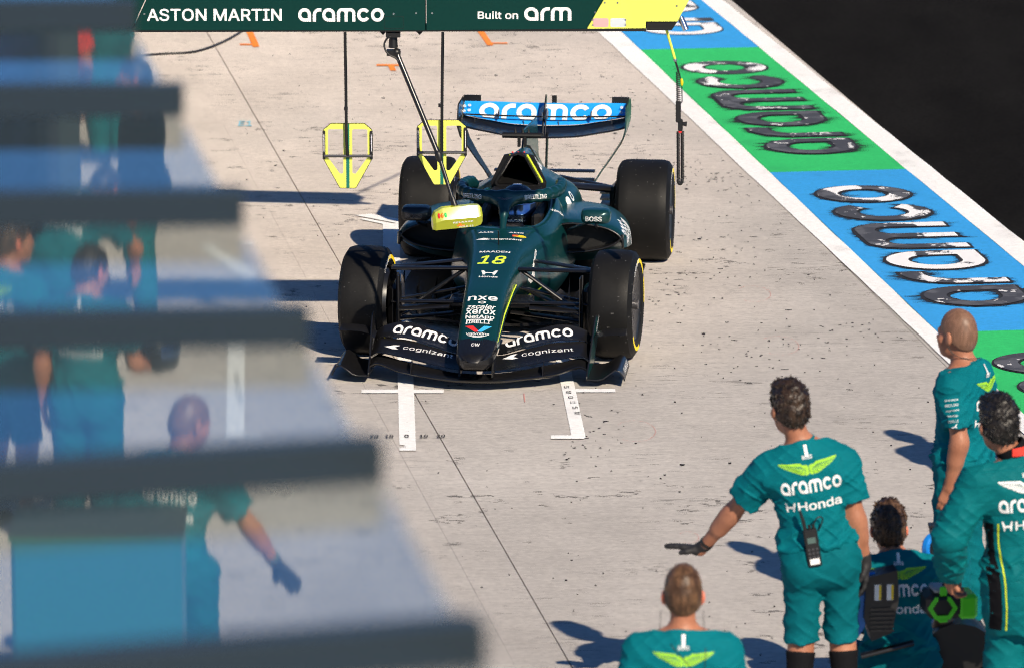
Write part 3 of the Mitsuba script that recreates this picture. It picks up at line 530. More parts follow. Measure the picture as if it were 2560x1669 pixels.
# suspension
for sg in (1, -1):
    S = lambda q: np.array(q) * [sg, 1, 1]
    for k, (a, b, c, th) in enumerate((((.14, .1, .552), (.66, .0, .565), .075, .026), ((.22, .52, .53), (.66, .05, .565), .06, .02), ((.17, .1, .555), (.62, .03, .25), .045, .026), ((.13, -.05, .30), (.66, -.05, .235), .10, .024),
                                       ((.2, .5, .33), (.66, .02, .235), .07, .022), ((.14, -.1, .37), (.64, -.12, .37), .07, .022), ((.15, .12, .43), (.64, .08, .34), .05, .02))):
        add(car + '__front_suspension_arm', W(strut(S(a), S(b), c, th)), 'mat_carbon', smooth=35)
    add(car + '__front_brake_duct', W(cat(bx(S((.60, -.13, .15)), S((.665, .13, .48)), .03), bx(S((.585, -.2, .14)), S((.592, -.12, .55)), 0), strut(S((.60, -.12, .56)), S((.60, -.18, .16)), .02, .02))), 'mat_carbon')
    add(car + '__suspension_fairing', W(cat(bx(S((.125, -.1, .33)), S((.27, .1, .385)), .01), strut(S((.26, -.12, .345)), S((.6, -.12, .325)), .14, .03))), 'mat_carbon')
    for a, b, c, th in (((.12, 3.0, .60), (.58, 3.38, .50), .11, .045), ((.14, 3.6, .55), (.58, 3.42, .50), .07, .02), ((.15, 3.1, .30), (.58, 3.35, .24), .12, .03), ((.15, 3.6, .28), (.58, 3.42, .24), .08, .02), ((.16, 3.15, .42), (.58, 3.38, .36), .06, .02), ((.3, 2.9, .52), (.56, 3.35, .30), .05, .025)):
        add(car + '__rear_suspension_arm', W(strut(S(a), S(b), c, th)), 'mat_carbon', smooth=35)
    add(car + '__rear_brake_duct', W(cat(bx(S((.52, 3.25, .18)), S((.58, 3.55, .54)), .03), *[bx(S((.45, 3.3, .30 + .045 * j)), S((.53, 3.5, .312 + .045 * j))) for j in range(5)])), 'mat_carbon')
# front wing
def span(ku, LE, TE, thick, u0, n=40, camber=.02):
    LE, TE = np.array(LE), np.array(TE); us = np.linspace(u0, ku[-1], n); A = PchipInterpolator(ku, LE)(us); B = PchipInterpolator(ku, TE)(us); rows = []
    x = (1 - np.cos(np.linspace(0, np.pi, 9))) / 2
    for u, a, b in zip(us, A, B):
        d = b - a; nn = np.array([-d[1], d[0]]) / np.linalg.norm(d); th = thick * (1.2 * np.sqrt(x) * (1 - x) + .12 * np.sqrt(x)) ; cm = -camber * 4 * x * (1 - x)
        C = a + x[:, None] * d + nn * cm[:, None]; ringp = np.vstack([C + nn * th[:, None], (C - nn * th[:, None])[::-1][1:-1]])
        rows.append(np.c_[np.full(len(ringp), u), ringp])
    return fix(grid_mesh(np.array(rows), True, True))
KU = np.array([0, .12, .3, .5, .65, .70])
FWS = dict(main_plane=(([(-1.165, .072), (-1.155, .072), (-1.09, .075), (-1.0, .09), (-.93, .125), (-.915, .10)], [(-.95, .07), (-.95, .075), (-.915, .10), (-.85, .13), (-.78, .15), (-.76, .12)]), .022, 0.),
           lower_flap=(([(-.985, .10), (-.98, .105), (-.945, .13), (-.885, .16), (-.83, .175), (-.81, .15)], [(-.79, .155), (-.79, .16), (-.76, .20), (-.70, .235), (-.65, .235), (-.63, .19)]), .014, .0),
           upper_flap=(([(-.80, .165), (-.80, .172), (-.77, .212), (-.715, .25), (-.665, .245), (-.65, .20)], [(-.66, .195), (-.655, .205), (-.60, .275), (-.55, .32), (-.53, .285), (-.53, .23)]), .012, .115))
FWM = {}
for k, ((LE, TE), th, u0) in FWS.items():
    m = span(KU, LE, TE, th, u0); FWM[k] = m
    for sg in (1, -1): add(car + f'__front_wing__{k}', W(m if sg > 0 else move(m, np.diag([-1, 1, 1, 1.]))), 'mat_carbon', smooth=45)
flip = lambda q: move(q, np.diag([-1, 1, 1, 1.]))
for sg in (1, -1):
    mu, ml = (FWM['upper_flap'], FWM['lower_flap']) if sg > 0 else (flip(FWM['upper_flap']), flip(FWM['lower_flap']))
    add(car + '__front_wing__word_print', W(decal(fitc(ARAMCO, .44, .085), (sg * .36, -.67, .29), (1, .12 * sg, .20 * sg), (0, .5, .5), mu, .02, .003, .3)), 'mat_white_print')
    add(car + '__front_wing__word_print', W(decal(shapely.union_all([affinity.translate(T2('cognizant', .33, .05, False), .05, 0), affinity.translate(Polygon([(-.05, 0), (.01, .022), (.05, .022), (.02, 0), (.05, -.022), (.01, -.022)]), -.19, 0)]), (sg * .38, -.82, .22), (1, .13 * sg, .16 * sg), (0, .5, .4), ml, .02, .003, .3)), 'mat_white_print')
    ep = Polygon([(-1.0, .05), (-.42, .05), (-.42, .33), (-.47, .375), (-.55, .365), (-.66, .29), (-.80, .17), (-.93, .10)]); ep = ep.buffer(-.012).buffer(.012)
    v, f = trimesh.remesh.subdivide_to_size(*[np.asarray(q) for q in (np.c_[flat(ep)[0], 0 * flat(ep)[0][:, 0]], flat(ep)[1])], .05)
    bend = lambda off: trimesh.Trimesh(np.c_[sg * (.695 + off + .05 * np.sin((v[:, 1] - .05) * 6) * 1.0 * (v[:, 0] + .95)), v[:, 0], v[:, 1]], f, process=False)
    add(car + '__front_wing__endplate', W(cat(bend(0), bend(.006))), 'mat_car_green' if sg > 0 else 'mat_carbon', smooth=True)
    bd = np.array(ep.exterior.coords); add(car + '__front_wing__endplate_edge', W(tube([(sg * (.698 + .05 * math.sin((b[1] - .05) * 6) * (b[0] + .95)), b[0], b[1]) for b in bd], .0055, 6)), 'mat_carbon', smooth=True)
    us, zs = [.70, .76, .80, .84, .875, .905, .925, .935], [.055, .052, .062, .092, .115, .105, .075, .045]
    G = lambda dz: np.array([[(sg * u, v_, z + dz + .02 * (v_ + .95)) for v_ in np.linspace(-.96 + .25 * max(u - .82, 0), -.5, 6)] for u, z in zip(us, zs)])
    add(car + '__front_wing__footplate', W(cat(grid_mesh(G(0)), grid_mesh(G(-.006)))), 'mat_carbon', smooth=True)
    add(car + '__front_wing__footplate_edge', W(tube(G(-.003)[:, 0], .005, 6)), 'mat_carbon', smooth=True)
    add(car + '__front_wing__canard', W(fix(grid_mesh(np.array([[(sg * u, v_, z + dz) for v_, dz in ((-.66, .0), (-.61, .008), (-.5, .012), (-.61, -.002))] for u, z in zip((.69, .73, .78, .85, .92), (.235, .262, .275, .28, .28))]), True, True))), 'mat_carbon', smooth=40)
    add(car + '__front_wing__canard_tip', W(cat(trimesh.creation.icosphere(2, .011).apply_translation((sg * .88, -.6, .268)), trimesh.creation.icosphere(2, .009).apply_translation((sg * .92, -.62, .28)))), 'mat_carbon', smooth=True)
    add(car + '__front_wing__turning_vane', W(prism(Polygon([(-1.06, .075), (-.96, .09), (-.93, .17), (-1.0, .15)]), .004, frame((sg * .42, 0, 0), (0, 1, 0), (0, 0, 1), (1, 0, 0)))), 'mat_carbon')
    add(car + '__front_wing__pylon', W(prism(Polygon([(-1.08, .08), (-.84, .09), (-.84, .2), (-1.0, .19)]), .012, frame((sg * .105 - .006, 0, 0), (0, 1, 0), (0, 0, 1), (1, 0, 0)))), 'mat_carbon')
    if sg > 0:
        add(car + '__front_wing__word_print', W(sheet(affinity.rotate(T2('AUTOMOTIVE', .26, .035, False), 90, origin=(0, 0)), frame((.925, -.70, .088), nrm((-.25, 0, .7)), (0, 1, 0.03), nrm((.9, -.1, .35))))), 'mat_white_print')
        gm = cat(bend(-.004)); 
        st = shapely.union_all([LineString([(0, 0), (.02, .05), (.05, .09)]).buffer(.005), LineString([(0, 0), (-.03, .03), (-.05, .08)]).buffer(.005), LineString([(.02, .05), (.02, .1)]).buffer(.004), LineString([(-.03, .03), (-.03, .08)]).buffer(.004), Point(0, -.02).buffer(.012)])
        add(car + '__front_wing__stag_print', W(sheet(affinity.translate(affinity.scale(st, 1.2, 1.2), 0, 0), frame((.722, -.50, .255), (0, 1, 0), (.12, 0, 1), nrm((-1, 0, .12))))), 'mat_white_print')
# rear wing
RU = np.array([0, .2, .4, .56, .585])
rmain = span(RU, [(3.80, .790), (3.80, .797), (3.80, .828), (3.80, .862), (3.80, .87)], [(4.02, .835), (4.02, .842), (4.02, .872), (4.02, .90), (4.02, .91)], .022, 0, 24)
rflap = span(RU, [(3.97, .852), (3.97, .857), (3.98, .882), (3.99, .91), (3.99, .915)], [(4.13, .985), (4.13, .985), (4.13, .99), (4.13, .99), (4.13, .99)], .012, 0, 24, .012)
for sg in (1, -1):
    add(car + '__rear_wing__main_plane', W(rmain if sg > 0 else flip(rmain)), 'mat_carbon', smooth=45)
    add(car + '__rear_wing__flap', W(rflap if sg > 0 else flip(rflap)), 'mat_wing_blue', smooth=45)
    P = np.array([(.592, 1.025), (.594, .95), (.592, .87), (.575, .80), (.545, .74), (.48, .64), (.41, .54), (.36, .46)]); ch = [(3.78, 4.2), (3.74, 4.2), (3.72, 4.19), (3.74, 4.15), (3.80, 4.08), (3.82, 4.02), (3.84, 3.98), (3.82, 3.98)]
    G = lambda o: np.array([[(sg * (u + o), v_, z) for v_ in np.linspace(a, b, 5)] for (u, z), (a, b) in zip(P, ch)])
    add(car + '__rear_wing__endplate', W(fix(cat(grid_mesh(G(0)), grid_mesh(G(.010)), grid_mesh(np.stack([G(0)[:, 0], G(.01)[:, 0]], 1))))), 'mat_car_green' if sg > 0 else 'mat_carbon', smooth=40)
    add(car + '__rear_wing__gurney_tab', W(bx((sg * .47, 4.13, .985), (sg * .592, 4.14, 1.035))), 'mat_carbon')
    for u_, z_ in ((.545, .975), (.58, .97), (.545, .945), (.58, .94)): add(car + '__rear_wing__bolt', W(prism(ring_(.011, .004).union(Point(0, 0).buffer(.003)), .003, frame((sg * u_, 4.10 - (.99 - z_) * 1.2 - .02, z_ - .004), (1, 0, 0), nrm((0, .7, .7)), nrm((0, -.7, .7))))), 'mat_white_print')
rfull = cat(rflap, flip(rflap))
add(car + '__rear_wing__word_print', W(decal(fitc(ARAMCO, .95, .155), (.0, 4.045, .945), (1, 0, 0), (0, .75, .62), rfull, .03, .004, .3)), 'mat_white_print')
add(car + '__rear_wing__slat', W(tube([(u, 3.965, .925 - .012 * math.cos(u * 2.5)) for u in np.linspace(-.585, .585, 24)], .006, 6)), 'mat_carbon', smooth=True)
add(car + '__rear_wing__actuator', W(cat(fix(loft([(3.86, .006, .01), (3.9, .018, .04), (3.98, .022, .05), (4.08, .012, .03)], lambda p, n: ring_of([(0, -p[1]), (p[0], -p[1] * .6), (p[0], p[1] * .6), (0, p[1])], n), 10, 20)).apply_translation((.005, 0, .925)), prism(Polygon([(3.9, .95), (3.95, 1.0), (4.05, 1.06), (4.1, 1.05), (4.08, .97)]), .008, frame((.0, 0, 0), (0, 1, 0), (0, 0, 1), (1, 0, 0))), tube([(-.006, 3.9, .80), (-.004, 3.93, .92)], .008, 8), tube([(.012, 3.9, .80), (.012, 3.93, .92)], .006, 8))), 'mat_carbon', smooth=40)
add(car + '__rear_wing__pylon', W(cat(strut((.03, 3.86, .81), (.03, 3.75, .52), .10, .018), bx((.04, 4.13, .985), (.075, 4.14, 1.04)))), 'mat_carbon', smooth=35)
for u in (-.33, .33): add(car + '__rear_wing__flap_bracket', W(prism(Polygon([(3.94, .9), (3.94, .945), (4.0, .955), (4.02, .92)]), .006, frame((u, 0, 0), (0, 1, 0), (0, 0, 1), (1, 0, 0)))), 'mat_carbon')
for u in (-.5, -.15, .1, .48): add(car + '__rear_wing__slot_stay', W(bx((u, 3.965, .84 + .05 * abs(u)), (u + .004, 3.975, .885 + .05 * abs(u)))), 'mat_grey_metal')
add(car + '__beam_wing', W(cat(strut((-.36, 3.9, .47), (.36, 3.9, .47), .16, .025), strut((-.36, 4.0, .52), (.36, 4.0, .52), .1, .018))), 'mat_carbon', smooth=35)
# ---------------------------------------------------------------- people
def cloth(name, c, rough=.75, vary=.12):
    def f(p, n, uv): return mi.Color3f(c) * (1 - vary + 2 * vary * FB(p.x * 6, p.y * 6, p.z * 6, 2)) * (.93 + .14 * N(p.x * 160, p.y * 160, p.z * 160))
    scene[name] = {'type': 'twosided', 'bsdf': {'type': 'principled', 'base_color': mikit.proc(f), 'roughness': rough, 'specular': .06}}
cloth('mat_teal_cloth', (.002, .148, .183)); cloth('mat_teal_shorts', (.002, .122, .150)); cloth('mat_dark_cloth', (.010, .010, .012)); cloth('mat_suit_teal', (.003, .140, .158), .6)
def skin_mat(name, c, c2):
    def f(p, n, uv): return MIX(c, c2, FB(p.x * 11, p.y * 11, p.z * 11, 3))
    scene[name] = {'type': 'twosided', 'bsdf': {'type': 'principled', 'base_color': mikit.proc(f), 'roughness': .5, 'specular': .4}}
skin_mat('mat_skin', (.46, .20, .115), (.36, .135, .075)); skin_mat('mat_skin_tan', (.45, .20, .12), (.31, .12, .068)); mat('mat_ear', base_color=(.62, .17, .10), roughness=.5)
def hair_mat(name, a, b, f=90):
    def g(p, n, uv): return MIX(a, b, SS(.3, .8, N(p.x * f, p.y * f, p.z * 18.) * .6 + .4 * FB(p.x * 25, p.y * 25, p.z * 14, 2)))
    scene[name] = {'type': 'twosided', 'bsdf': {'type': 'principled', 'base_color': mikit.proc(g), 'roughness': .45, 'specular': .4}}
hair_mat('mat_hair_dark', (.012, .007, .005), (.045, .026, .016)); hair_mat('mat_hair_black', (.006, .005, .005), (.022, .018, .016)); hair_mat('mat_hair_brown', (.03, .015, .008), (.12, .065, .035)); hair_mat('mat_hair_fair', (.055, .027, .014), (.17, .09, .045)); hair_mat('mat_hair_stubble', (.16, .085, .055), (.24, .13, .085), 160)
mat('mat_glove', base_color=(.018, .018, .021), roughness=.7); mat('mat_eye', base_color=(.75, .72, .7), roughness=.2)
mat('mat_shirt_lime', base_color=(.30, .62, .03), roughness=.7); mat('mat_suit_trim', base_color=(.62, .75, .02), roughness=.6); mat('mat_red_cloth', base_color=(.75, .035, .02), roughness=.7)
mat('mat_shirt_blue', base_color=(.03, .12, .45), roughness=.8); mat('mat_shirt_pink', base_color=(.6, .25, .3), roughness=.8); mat('mat_denim', base_color=(.02, .035, .09), roughness=.8)
mat('mat_plastic', base_color=(.012, .012, .013), roughness=.4); mat('mat_screen', base_color=(.08, .13, .12), roughness=.2)
DEF = dict(P=(0, 0, .955), N=(0, -.015, 1.485), H=(0, .03, 1.665), hyaw=0., hpitch=0., hroll=0.)
for s, q in (('L', -1), ('R', 1)):
    DEF.update({'S' + s: (q * .185, -.005, 1.42), 'E' + s: (q * .245, -.03, 1.13), 'W' + s: (q * .262, .05, .89), 'D' + s: (q * .05, .25, -1.), 'p' + s: (-q, .2, 0), 'c' + s: .35, 'hip' + s: (q * .09, 0, .92), 'K' + s: (q * .105, .03, .50), 'A' + s: (q * .12, -.02, .09), 'F' + s: (q * .15, .16, .03)})
def hand_parts(w, d, pn, curl, side, thick=1.):
    """palm, four fingers and a thumb; d points along the fingers, pn out of the palm, side (+1/-1) is the thumb's side"""
    w, d = np.asarray(w, float), nrm(d); pn = nrm(np.asarray(pn, float) - d * (np.asarray(pn, float) @ d)); s = np.cross(d, pn) * side; out = []
    for i, (off, l, r) in enumerate(((.030, .94, .0092), (.010, 1.04, .0096), (-.010, .97, .0090), (-.028, .78, .0082))):
        k = w + d * (.088 - .006 * abs(i - 1)) + s * off; out.append(cap(w + s * off * .55 + d * .01, k, .0155 * thick, .0125 * thick)); q, dd = k, nrm(d + s * off * (2. if curl < .5 else .5))
        for j, L in enumerate((.044, .027, .022)):
            a = curl * (.55, 1.0, .8)[j] * (1 + .08 * i); dd = nrm(dd * math.cos(a) + pn * math.sin(a)); e = q + dd * L * l; out.append(cap(q, e, r * thick, r * .9 * thick)); q = e
    k = w + d * .022 + s * .026; a1 = k + (d * .6 + s * .62 + pn * .25) * .046; a2 = a1 + nrm(d * .9 + s * .2 + pn * (.2 + curl)) * .030
    return out + [cap(w + d * .01, k, .017 * thick), cap(k, a1, .0125 * thick, .011 * thick), cap(a1, a2, .0105 * thick, .0088 * thick)]
def fb(p, f, seed=0, oct=2): return meshkit.fbm(p * np.asarray(f, float) + 40., oct, seed) - .5
def person(label, pos, face, pose={}, hair='short', hair_m='mat_hair_dark', skin='mat_skin', top='shirt', top_m='mat_teal_cloth', bottom='shorts', bottom_m='mat_teal_shorts', gloves='', group=None, h=.009, sc=1., print_=None, fine=True, sleeve=.66, knee_m=None, hem=-.03, prints=True, hemf=.95, shoe_m='mat_dark_cloth', eyes=False, collar=True):
    J = {k: (np.asarray(v, float) if np.ndim(v) else v) for k, v in {**DEF, **pose}.items()}
    key = thing('person', label, 'person', group); M = rotz(math.radians(face), (pos[0], pos[1], 0)) @ np.diag([sc, sc, sc, 1.]); out = lambda m: move(m, M)
    P, Nk, H = J['P'], J['N'], J['H']; up = nrm(Nk - P); lat = nrm((J['SR'] - J['SL']) * .6 + .4 * nrm(J['hipR'] - J['hipL'])); fw = nrm(np.cross(up, lat)); lat = np.cross(fw, up); R = np.stack([lat, fw, up], 1)
    latp = nrm(J['hipR'] - J['hipL']); R2 = np.stack([latp, nrm(np.cross((0, 0, 1), latp)), (0, 0, 1)], 1); R2[:, 2] = np.cross(R2[:, 0], R2[:, 1])
    at = lambda t, f=0., l=0.: P + (Nk - P) * t + fw * f + lat * l; SP = np.linalg.norm(Nk - P) / .53
    Sm = (J['SL'] + J['SR']) / 2
    torso = [ell(at(.70, .005), (.172, .118, .20 * SP), R), ell(at(.36, .01), (.150, .108, .20 * SP), R), cap(J['SL'] * .82 + Sm * .18 - up * .02, J['SR'] * .82 + Sm * .18 - up * .02, .074), cap(Nk - up * .03, J['SL'] * .55 + Nk * .45 - up * .035, .052, .055), cap(Nk - up * .03, J['SR'] * .55 + Nk * .45 - up * .035, .052, .055)]
    pel = [ell(P + (0, 0, .02), (.172, .118, .14), R2), ell(P + R2 @ V3(-.075, -.055, -.06), (.098, .09, .11), R2), ell(P + R2 @ V3(.075, -.055, -.06), (.098, .09, .11), R2)]
    arms = {s: [cap(J['S' + s], J['E' + s], .058, .043), cap(J['E' + s], J['W' + s], .044, .028), ell(J['S' + s] * .93 + J['E' + s] * .07, (.066,) * 3), cap(J['E' + s] * .85 + J['W' + s] * .15, J['E' + s] * .6 + J['W' + s] * .4, .046, .040)] for s in 'LR'}
    legs = {s: [cap(J['hip' + s], J['K' + s], .086, .058), cap(J['K' + s], J['A' + s], .055, .036), cap(J['K' + s] * .85 + J['A' + s] * .15 - R2[:, 1] * .012, J['K' + s] * .45 + J['A' + s] * .55 - R2[:, 1] * .01, .056, .042)] for s in 'LR'}
    feet = {s: [cap(J['A' + s], J['A' + s] * [1, 1, 0] + (J['F' + s] - J['A' + s]) * [-.25, -.25, 0] + [0, 0, max(J['A' + s][2] - .055, .035)], .036, .034), cap(J['A' + s] - [0, 0, .05], J['F' + s], .036, .030)] for s in 'LR'}
    cy, sy = math.cos(J['hyaw']), math.sin(J['hyaw']); cp, sp = math.cos(J['hpitch']), math.sin(J['hpitch']); cr, sr = math.cos(J['hroll']), math.sin(J['hroll'])
    HR = np.array([[cy, -sy, 0], [sy, cy, 0], [0, 0, 1]]) @ np.array([[1, 0, 0], [0, cp, -sp], [0, sp, cp]]) @ np.array([[cr, 0, sr], [0, 1, 0], [-sr, 0, cr]])
    hp = lambda x, y, z: H + HR @ V3(x, y, z)
    head = [ell(hp(0, -.012, .022), (.076, .097, .104), HR), ell(hp(0, .03, -.045), (.062, .068, .085), HR), cap(hp(0, .035, -.085), hp(0, .07, -.098), .043, .026), cap(hp(-.034, .079, .018), hp(.034, .079, .018), .014), cap(hp(0, .093, .005), hp(0, .113, -.028), .009, .014), cap(hp(-.02, .086, -.062), hp(.02, .086, -.062), .010), ell(hp(-.052, .055, -.03), (.022, .024, .022), HR), ell(hp(.052, .055, -.03), (.022, .024, .022), HR)]
    ears = [ell(hp(q * .083, -.012, -.012), (.012, .024, .034), HR @ np.array([[math.cos(.5 * q), -math.sin(.5 * q), 0], [math.sin(.5 * q), math.cos(.5 * q), 0], [0, 0, 1]])) for q in (-1, 1)]
    neck = [cap(Nk - up * .04, hp(0, -.028, -.055), .062, .055)]
    gl = {s: hand_parts(J['W' + s], J['D' + s], J['p' + s], J['c' + s], 1 if s == 'L' else -1) for s in 'LR'}
    big = union(torso + pel, .07); limbs = union(neck + head, .025); armf = {s: union(arms[s], .03) for s in 'LR'}; legf = {s: union(legs[s], .04) for s in 'LR'}; footf = {s: union(feet[s], .03) for s in 'LR'}
    handf = {s: union(gl[s], .008) for s in 'LR'}; earf = union(ears, .004)
    def body(p):
        d = big(p)
        for s in 'LR': d = smin(d, armf[s](p), .05); d = smin(d, legf[s](p), .05); d = smin(d, footf[s](p), .03); d = smin(d, handf[s](p), .014)
        return smin(smin(d, limbs(p), .03), earf(p), .012)
    pts = np.array([J[k] for k in J if np.ndim(J[k]) and k[0] in 'PNHSEWKAFh' and k[:3] != 'hya' and len(np.atleast_1d(J[k])) == 3])
    lo, hi = pts.min(0) - .24, pts.max(0) + .24; lo[2] = max(lo[2], -.02)
    add(key + '__body', out(surface_nets(body, lo, hi, h)), skin, smooth=True)
    if fine:
        for s, e in zip('LR', ears): add(key + '__ear', out(surface_nets(lambda p: e(p) - .0015, hp((-1 if s == 'L' else 1) * .083, -.012, -.012) - .05, hp((-1 if s == 'L' else 1) * .083, -.012, -.012) + .05, .004)), 'mat_ear' if skin == 'mat_skin' else skin, smooth=True)
    if eyes:
        for q in (-1, 1): add(key + '__eye', out(trimesh.creation.icosphere(2, .012).apply_translation(hp(q * .032, .082, -.004))), 'mat_eye', smooth=True)
    # hair
    if hair:
        ln = dict(short=.012, messy=.018, buzz=.004, crop=.009, long=.022)[hair]; amp = dict(short=.010, messy=.020, buzz=.0015, crop=.006, long=.016)[hair]
        sk = ell(hp(0, -.015, .03), (.080 + ln * .5, .1 + ln * .8, .104 + ln), HR); low = -.075 if hair != 'long' else -.10
        fr = ell(hp(0, -.03, -.02), (.080, .088, .09), HR); a, b = np.array([.082, .055]), np.array([-.085, low]); nn = np.array([-(b - a)[1], (b - a)[0]]); nn = nn / np.linalg.norm(nn); nn = nn if nn[1] < 0 else -nn
        tuft = ell(hp(-.012, .045, .105), (.06, .05, .03), HR)
        def hairf(p):
            q = (p - H) @ HR; d = smin(sk(p), fr(p), .03)
            if hair == 'messy': d = smin(d, tuft(p), .04)
            d = d - amp * fb(q, (24, 20, 26), 3, 3) - amp * .5 * fb(q, (70, 26, 60), 5, 2)
            cut = (q[:, 1:] - a) @ nn + .006 * (fb(q, (50, 50, 50), 8) * 2); return np.maximum(d, cut)
        hm_ = surface_nets(hairf, H - .17, H + .17, .0055 if fine else .009)
        if fine and hair != 'buzz':
            # locks of hair standing off the cap
            rs_ = np.random.RandomState(len(key) + int(abs(pos[0]) * 100)); k_ = rs_.choice(len(hm_.faces), dict(messy=520, long=420, short=420, crop=520)[hair]); tri = hm_.triangles[k_].mean(1); no = hm_.face_normals[k_]; Ln = dict(messy=.022, long=.030, short=.022, crop=.013)[hair]; parts = [hm_]
            for c_, n_ in zip(tri, no):
                q_ = (c_ - H) @ HR
                if (q_[1:] - a) @ nn > -.004: continue
                comb = HR @ V3(-.25 if hair == 'messy' else 0., -.5 + (1.3 if hair == 'messy' and q_[2] > .09 else 0), -.8 if q_[2] < .09 else -.1); d_ = nrm(comb - n_ * (comb @ n_) + n_ * (.30 if hair != 'long' else .18) + rs_.normal(0, .22 if hair != 'long' else .12, 3)); L_ = Ln * rs_.uniform(.5, 1.2); r_ = rs_.uniform(.0028, .0055) * (.6 if hair == 'crop' else 1)
                parts.append(tube([c_ - n_ * .004, c_ + d_ * L_ * .5, c_ + d_ * L_ - n_ * L_ * .25], [r_, r_ * .8, .0004], 4, False))
            hm_ = cat(*parts)
        add(key + '__hair', out(hm_), hair_m, smooth=True)
    # top
    rid = lambda p, f, s: np.clip(1 - np.abs(2 * meshkit.noise(p * np.asarray(f, float) + 40., s) - 1) * 2.2, 0, 1) ** 1.5
    ROT = [np.array([[.8, 0, .6 * q], [0, 1, 0], [-.6 * q, 0, .8]]) for q in (1, -1)]
    def fold(p, a):
        q = (p - P) @ R; t = q[:, 2] / .53
        return a * (.9 * fb(p, (9, 9, 14), 11) + (.40 + 1.4 * np.exp(-((t - .12) / .13) ** 2) + .5 * np.exp(-((t - .62) / .2) ** 2) * np.clip((np.abs(q[:, 0]) - .09) / .08, 0, 1)) * (.55 * rid(p @ ROT[0], (5, 7, 21), 13) + .55 * rid(p @ ROT[1], (5, 7, 23), 17)))
    tf = union(torso + (pel[:1] if top == 'shirt' else pel + [ell(P - (0, .0, .14), (.195, .15, .25), R2)]), .07)
    def sleevef(s, frac, r0, r1):
        S_, E_, W_ = J['S' + s], J['E' + s], J['W' + s]
        if frac <= 1:
            e = S_ + (E_ - S_) * frac; n = nrm(E_ - S_); g = cap(S_ * .95 + E_ * .05, e + n * .05, r0, r1); return lambda p: np.maximum(g(p), (p - e) @ n)
        e = E_ + (W_ - E_) * (frac - 1); n = nrm(W_ - E_); g = union([cap(S_, E_, r0, r1), cap(E_, e + n * .05, r1, r1 * .72)], .03); return lambda p: np.maximum(g(p), (p - e) @ n)
    inf = dict(shirt=.017, jacket=.032)[top]; fr_ = sleeve if top == 'shirt' else 1.97
    sl = {s: sleevef(s, fr_, .084 if top == 'shirt' else .092, .080 if top == 'shirt' else .080) for s in 'LR'}
    hemz = at(hem); nk = Nk + up * .012
    def shirtf(p):
        d = tf(p) - inf
        d = np.maximum(d, (hemz - p) @ up); 
        for s in 'LR': d = smin(d, sl[s](p), .035)
        d = np.maximum(d, (p - nk) @ nrm(up + fw * .35)); q = (p - P) @ R
        if top == 'shirt': d = d - .010 * np.exp(-((q[:, 2] / np.linalg.norm(Nk - P) - hem) / .035) ** 2)
        d = d - fold(p, .019 if top == 'shirt' else .014)
        if top == 'jacket': d = d + .004 * np.exp(-((q[:, 2] % .075) / .006) ** 2)
        return d
    sh = surface_nets(shirtf, lo, hi, max(h * .85, .0075)); add(key + ('__shirt' if top == 'shirt' else '__jacket'), out(sh), top_m, smooth=True)
    if collar:
        cd = nrm(hp(0, -.03, -.06) - Nk + up * .05); c0, c1 = Nk - cd * .02, Nk + cd * .034
        g, g2 = cap(c0 - cd * .05, c1 + cd * .05, .080, .066), cap(c0 - cd * .1, c1 + cd * .1, .064, .058)
        add(key + '__collar', out(surface_nets(lambda p: np.maximum(np.maximum(g(p), -g2(p)), np.maximum((p - c1) @ cd, (c0 - p) @ cd)), Nk - .16, Nk + .16, .006)), top_m, smooth=True)
    # bottoms
    lf = lambda s, inf_, t0=.0: union([(lambda f: (lambda p: f(p) - inf_))(f) for f in legs[s]], .04)
    pf = union(pel, .06); LF = {s: lf(s, .016 if bottom != 'trousers' else .030) for s in 'LR'}; wz = P + R2[:, 2] * .09
    hemp = {s: (J['hip' + s] + (J['K' + s] - J['hip' + s]) * hemf, nrm(J['K' + s] - J['hip' + s])) if bottom == 'shorts' else (J['A' + s] + [0, 0, .015], nrm(J['A' + s] - J['K' + s])) for s in 'LR'}
    def botf(p):
        d = pf(p) - .016
        for s in 'LR': d = smin(d, np.maximum(LF[s](p), (p - hemp[s][0]) @ hemp[s][1]), .03)
        d = np.maximum(d, (p - wz) @ R2[:, 2]); return d - .011 * (fb(p, (9, 9, 9), 21) + .6 * rid(p @ ROT[0], (6, 7, 17), 23) + .6 * rid(p @ ROT[1], (6, 7, 19), 29))
    add(key + ('__shorts' if bottom == 'shorts' else '__trousers'), out(surface_nets(botf, lo, np.array([hi[0], hi[1], max(P[2], J['KL'][2], J['KR'][2]) + .25]), max(h, .009))), bottom_m, smooth=True)
    for s in 'LR':
        add(key + '__shoe', out(surface_nets(lambda p: footf[s](p) - .008, np.minimum(J['A' + s], J['F' + s]) - .12, np.maximum(J['A' + s], J['F' + s]) + .12, .011)), shoe_m, smooth=True)
        if knee_m:
            a_, b_ = J['K' + s] * 1.0 - (J['hip' + s] - J['K' + s]) * .10, J['K' + s] + (J['A' + s] - J['K' + s]) * .38; n_ = nrm(b_ - a_); add(key + '__knee_sleeve', out(surface_nets(lambda p: np.maximum(np.maximum(legf[s](p) - .007, (a_ - p) @ n_), (p - b_) @ n_), np.minimum(a_, b_) - .12, np.maximum(a_, b_) + .12, .010)), knee_m, smooth=True)
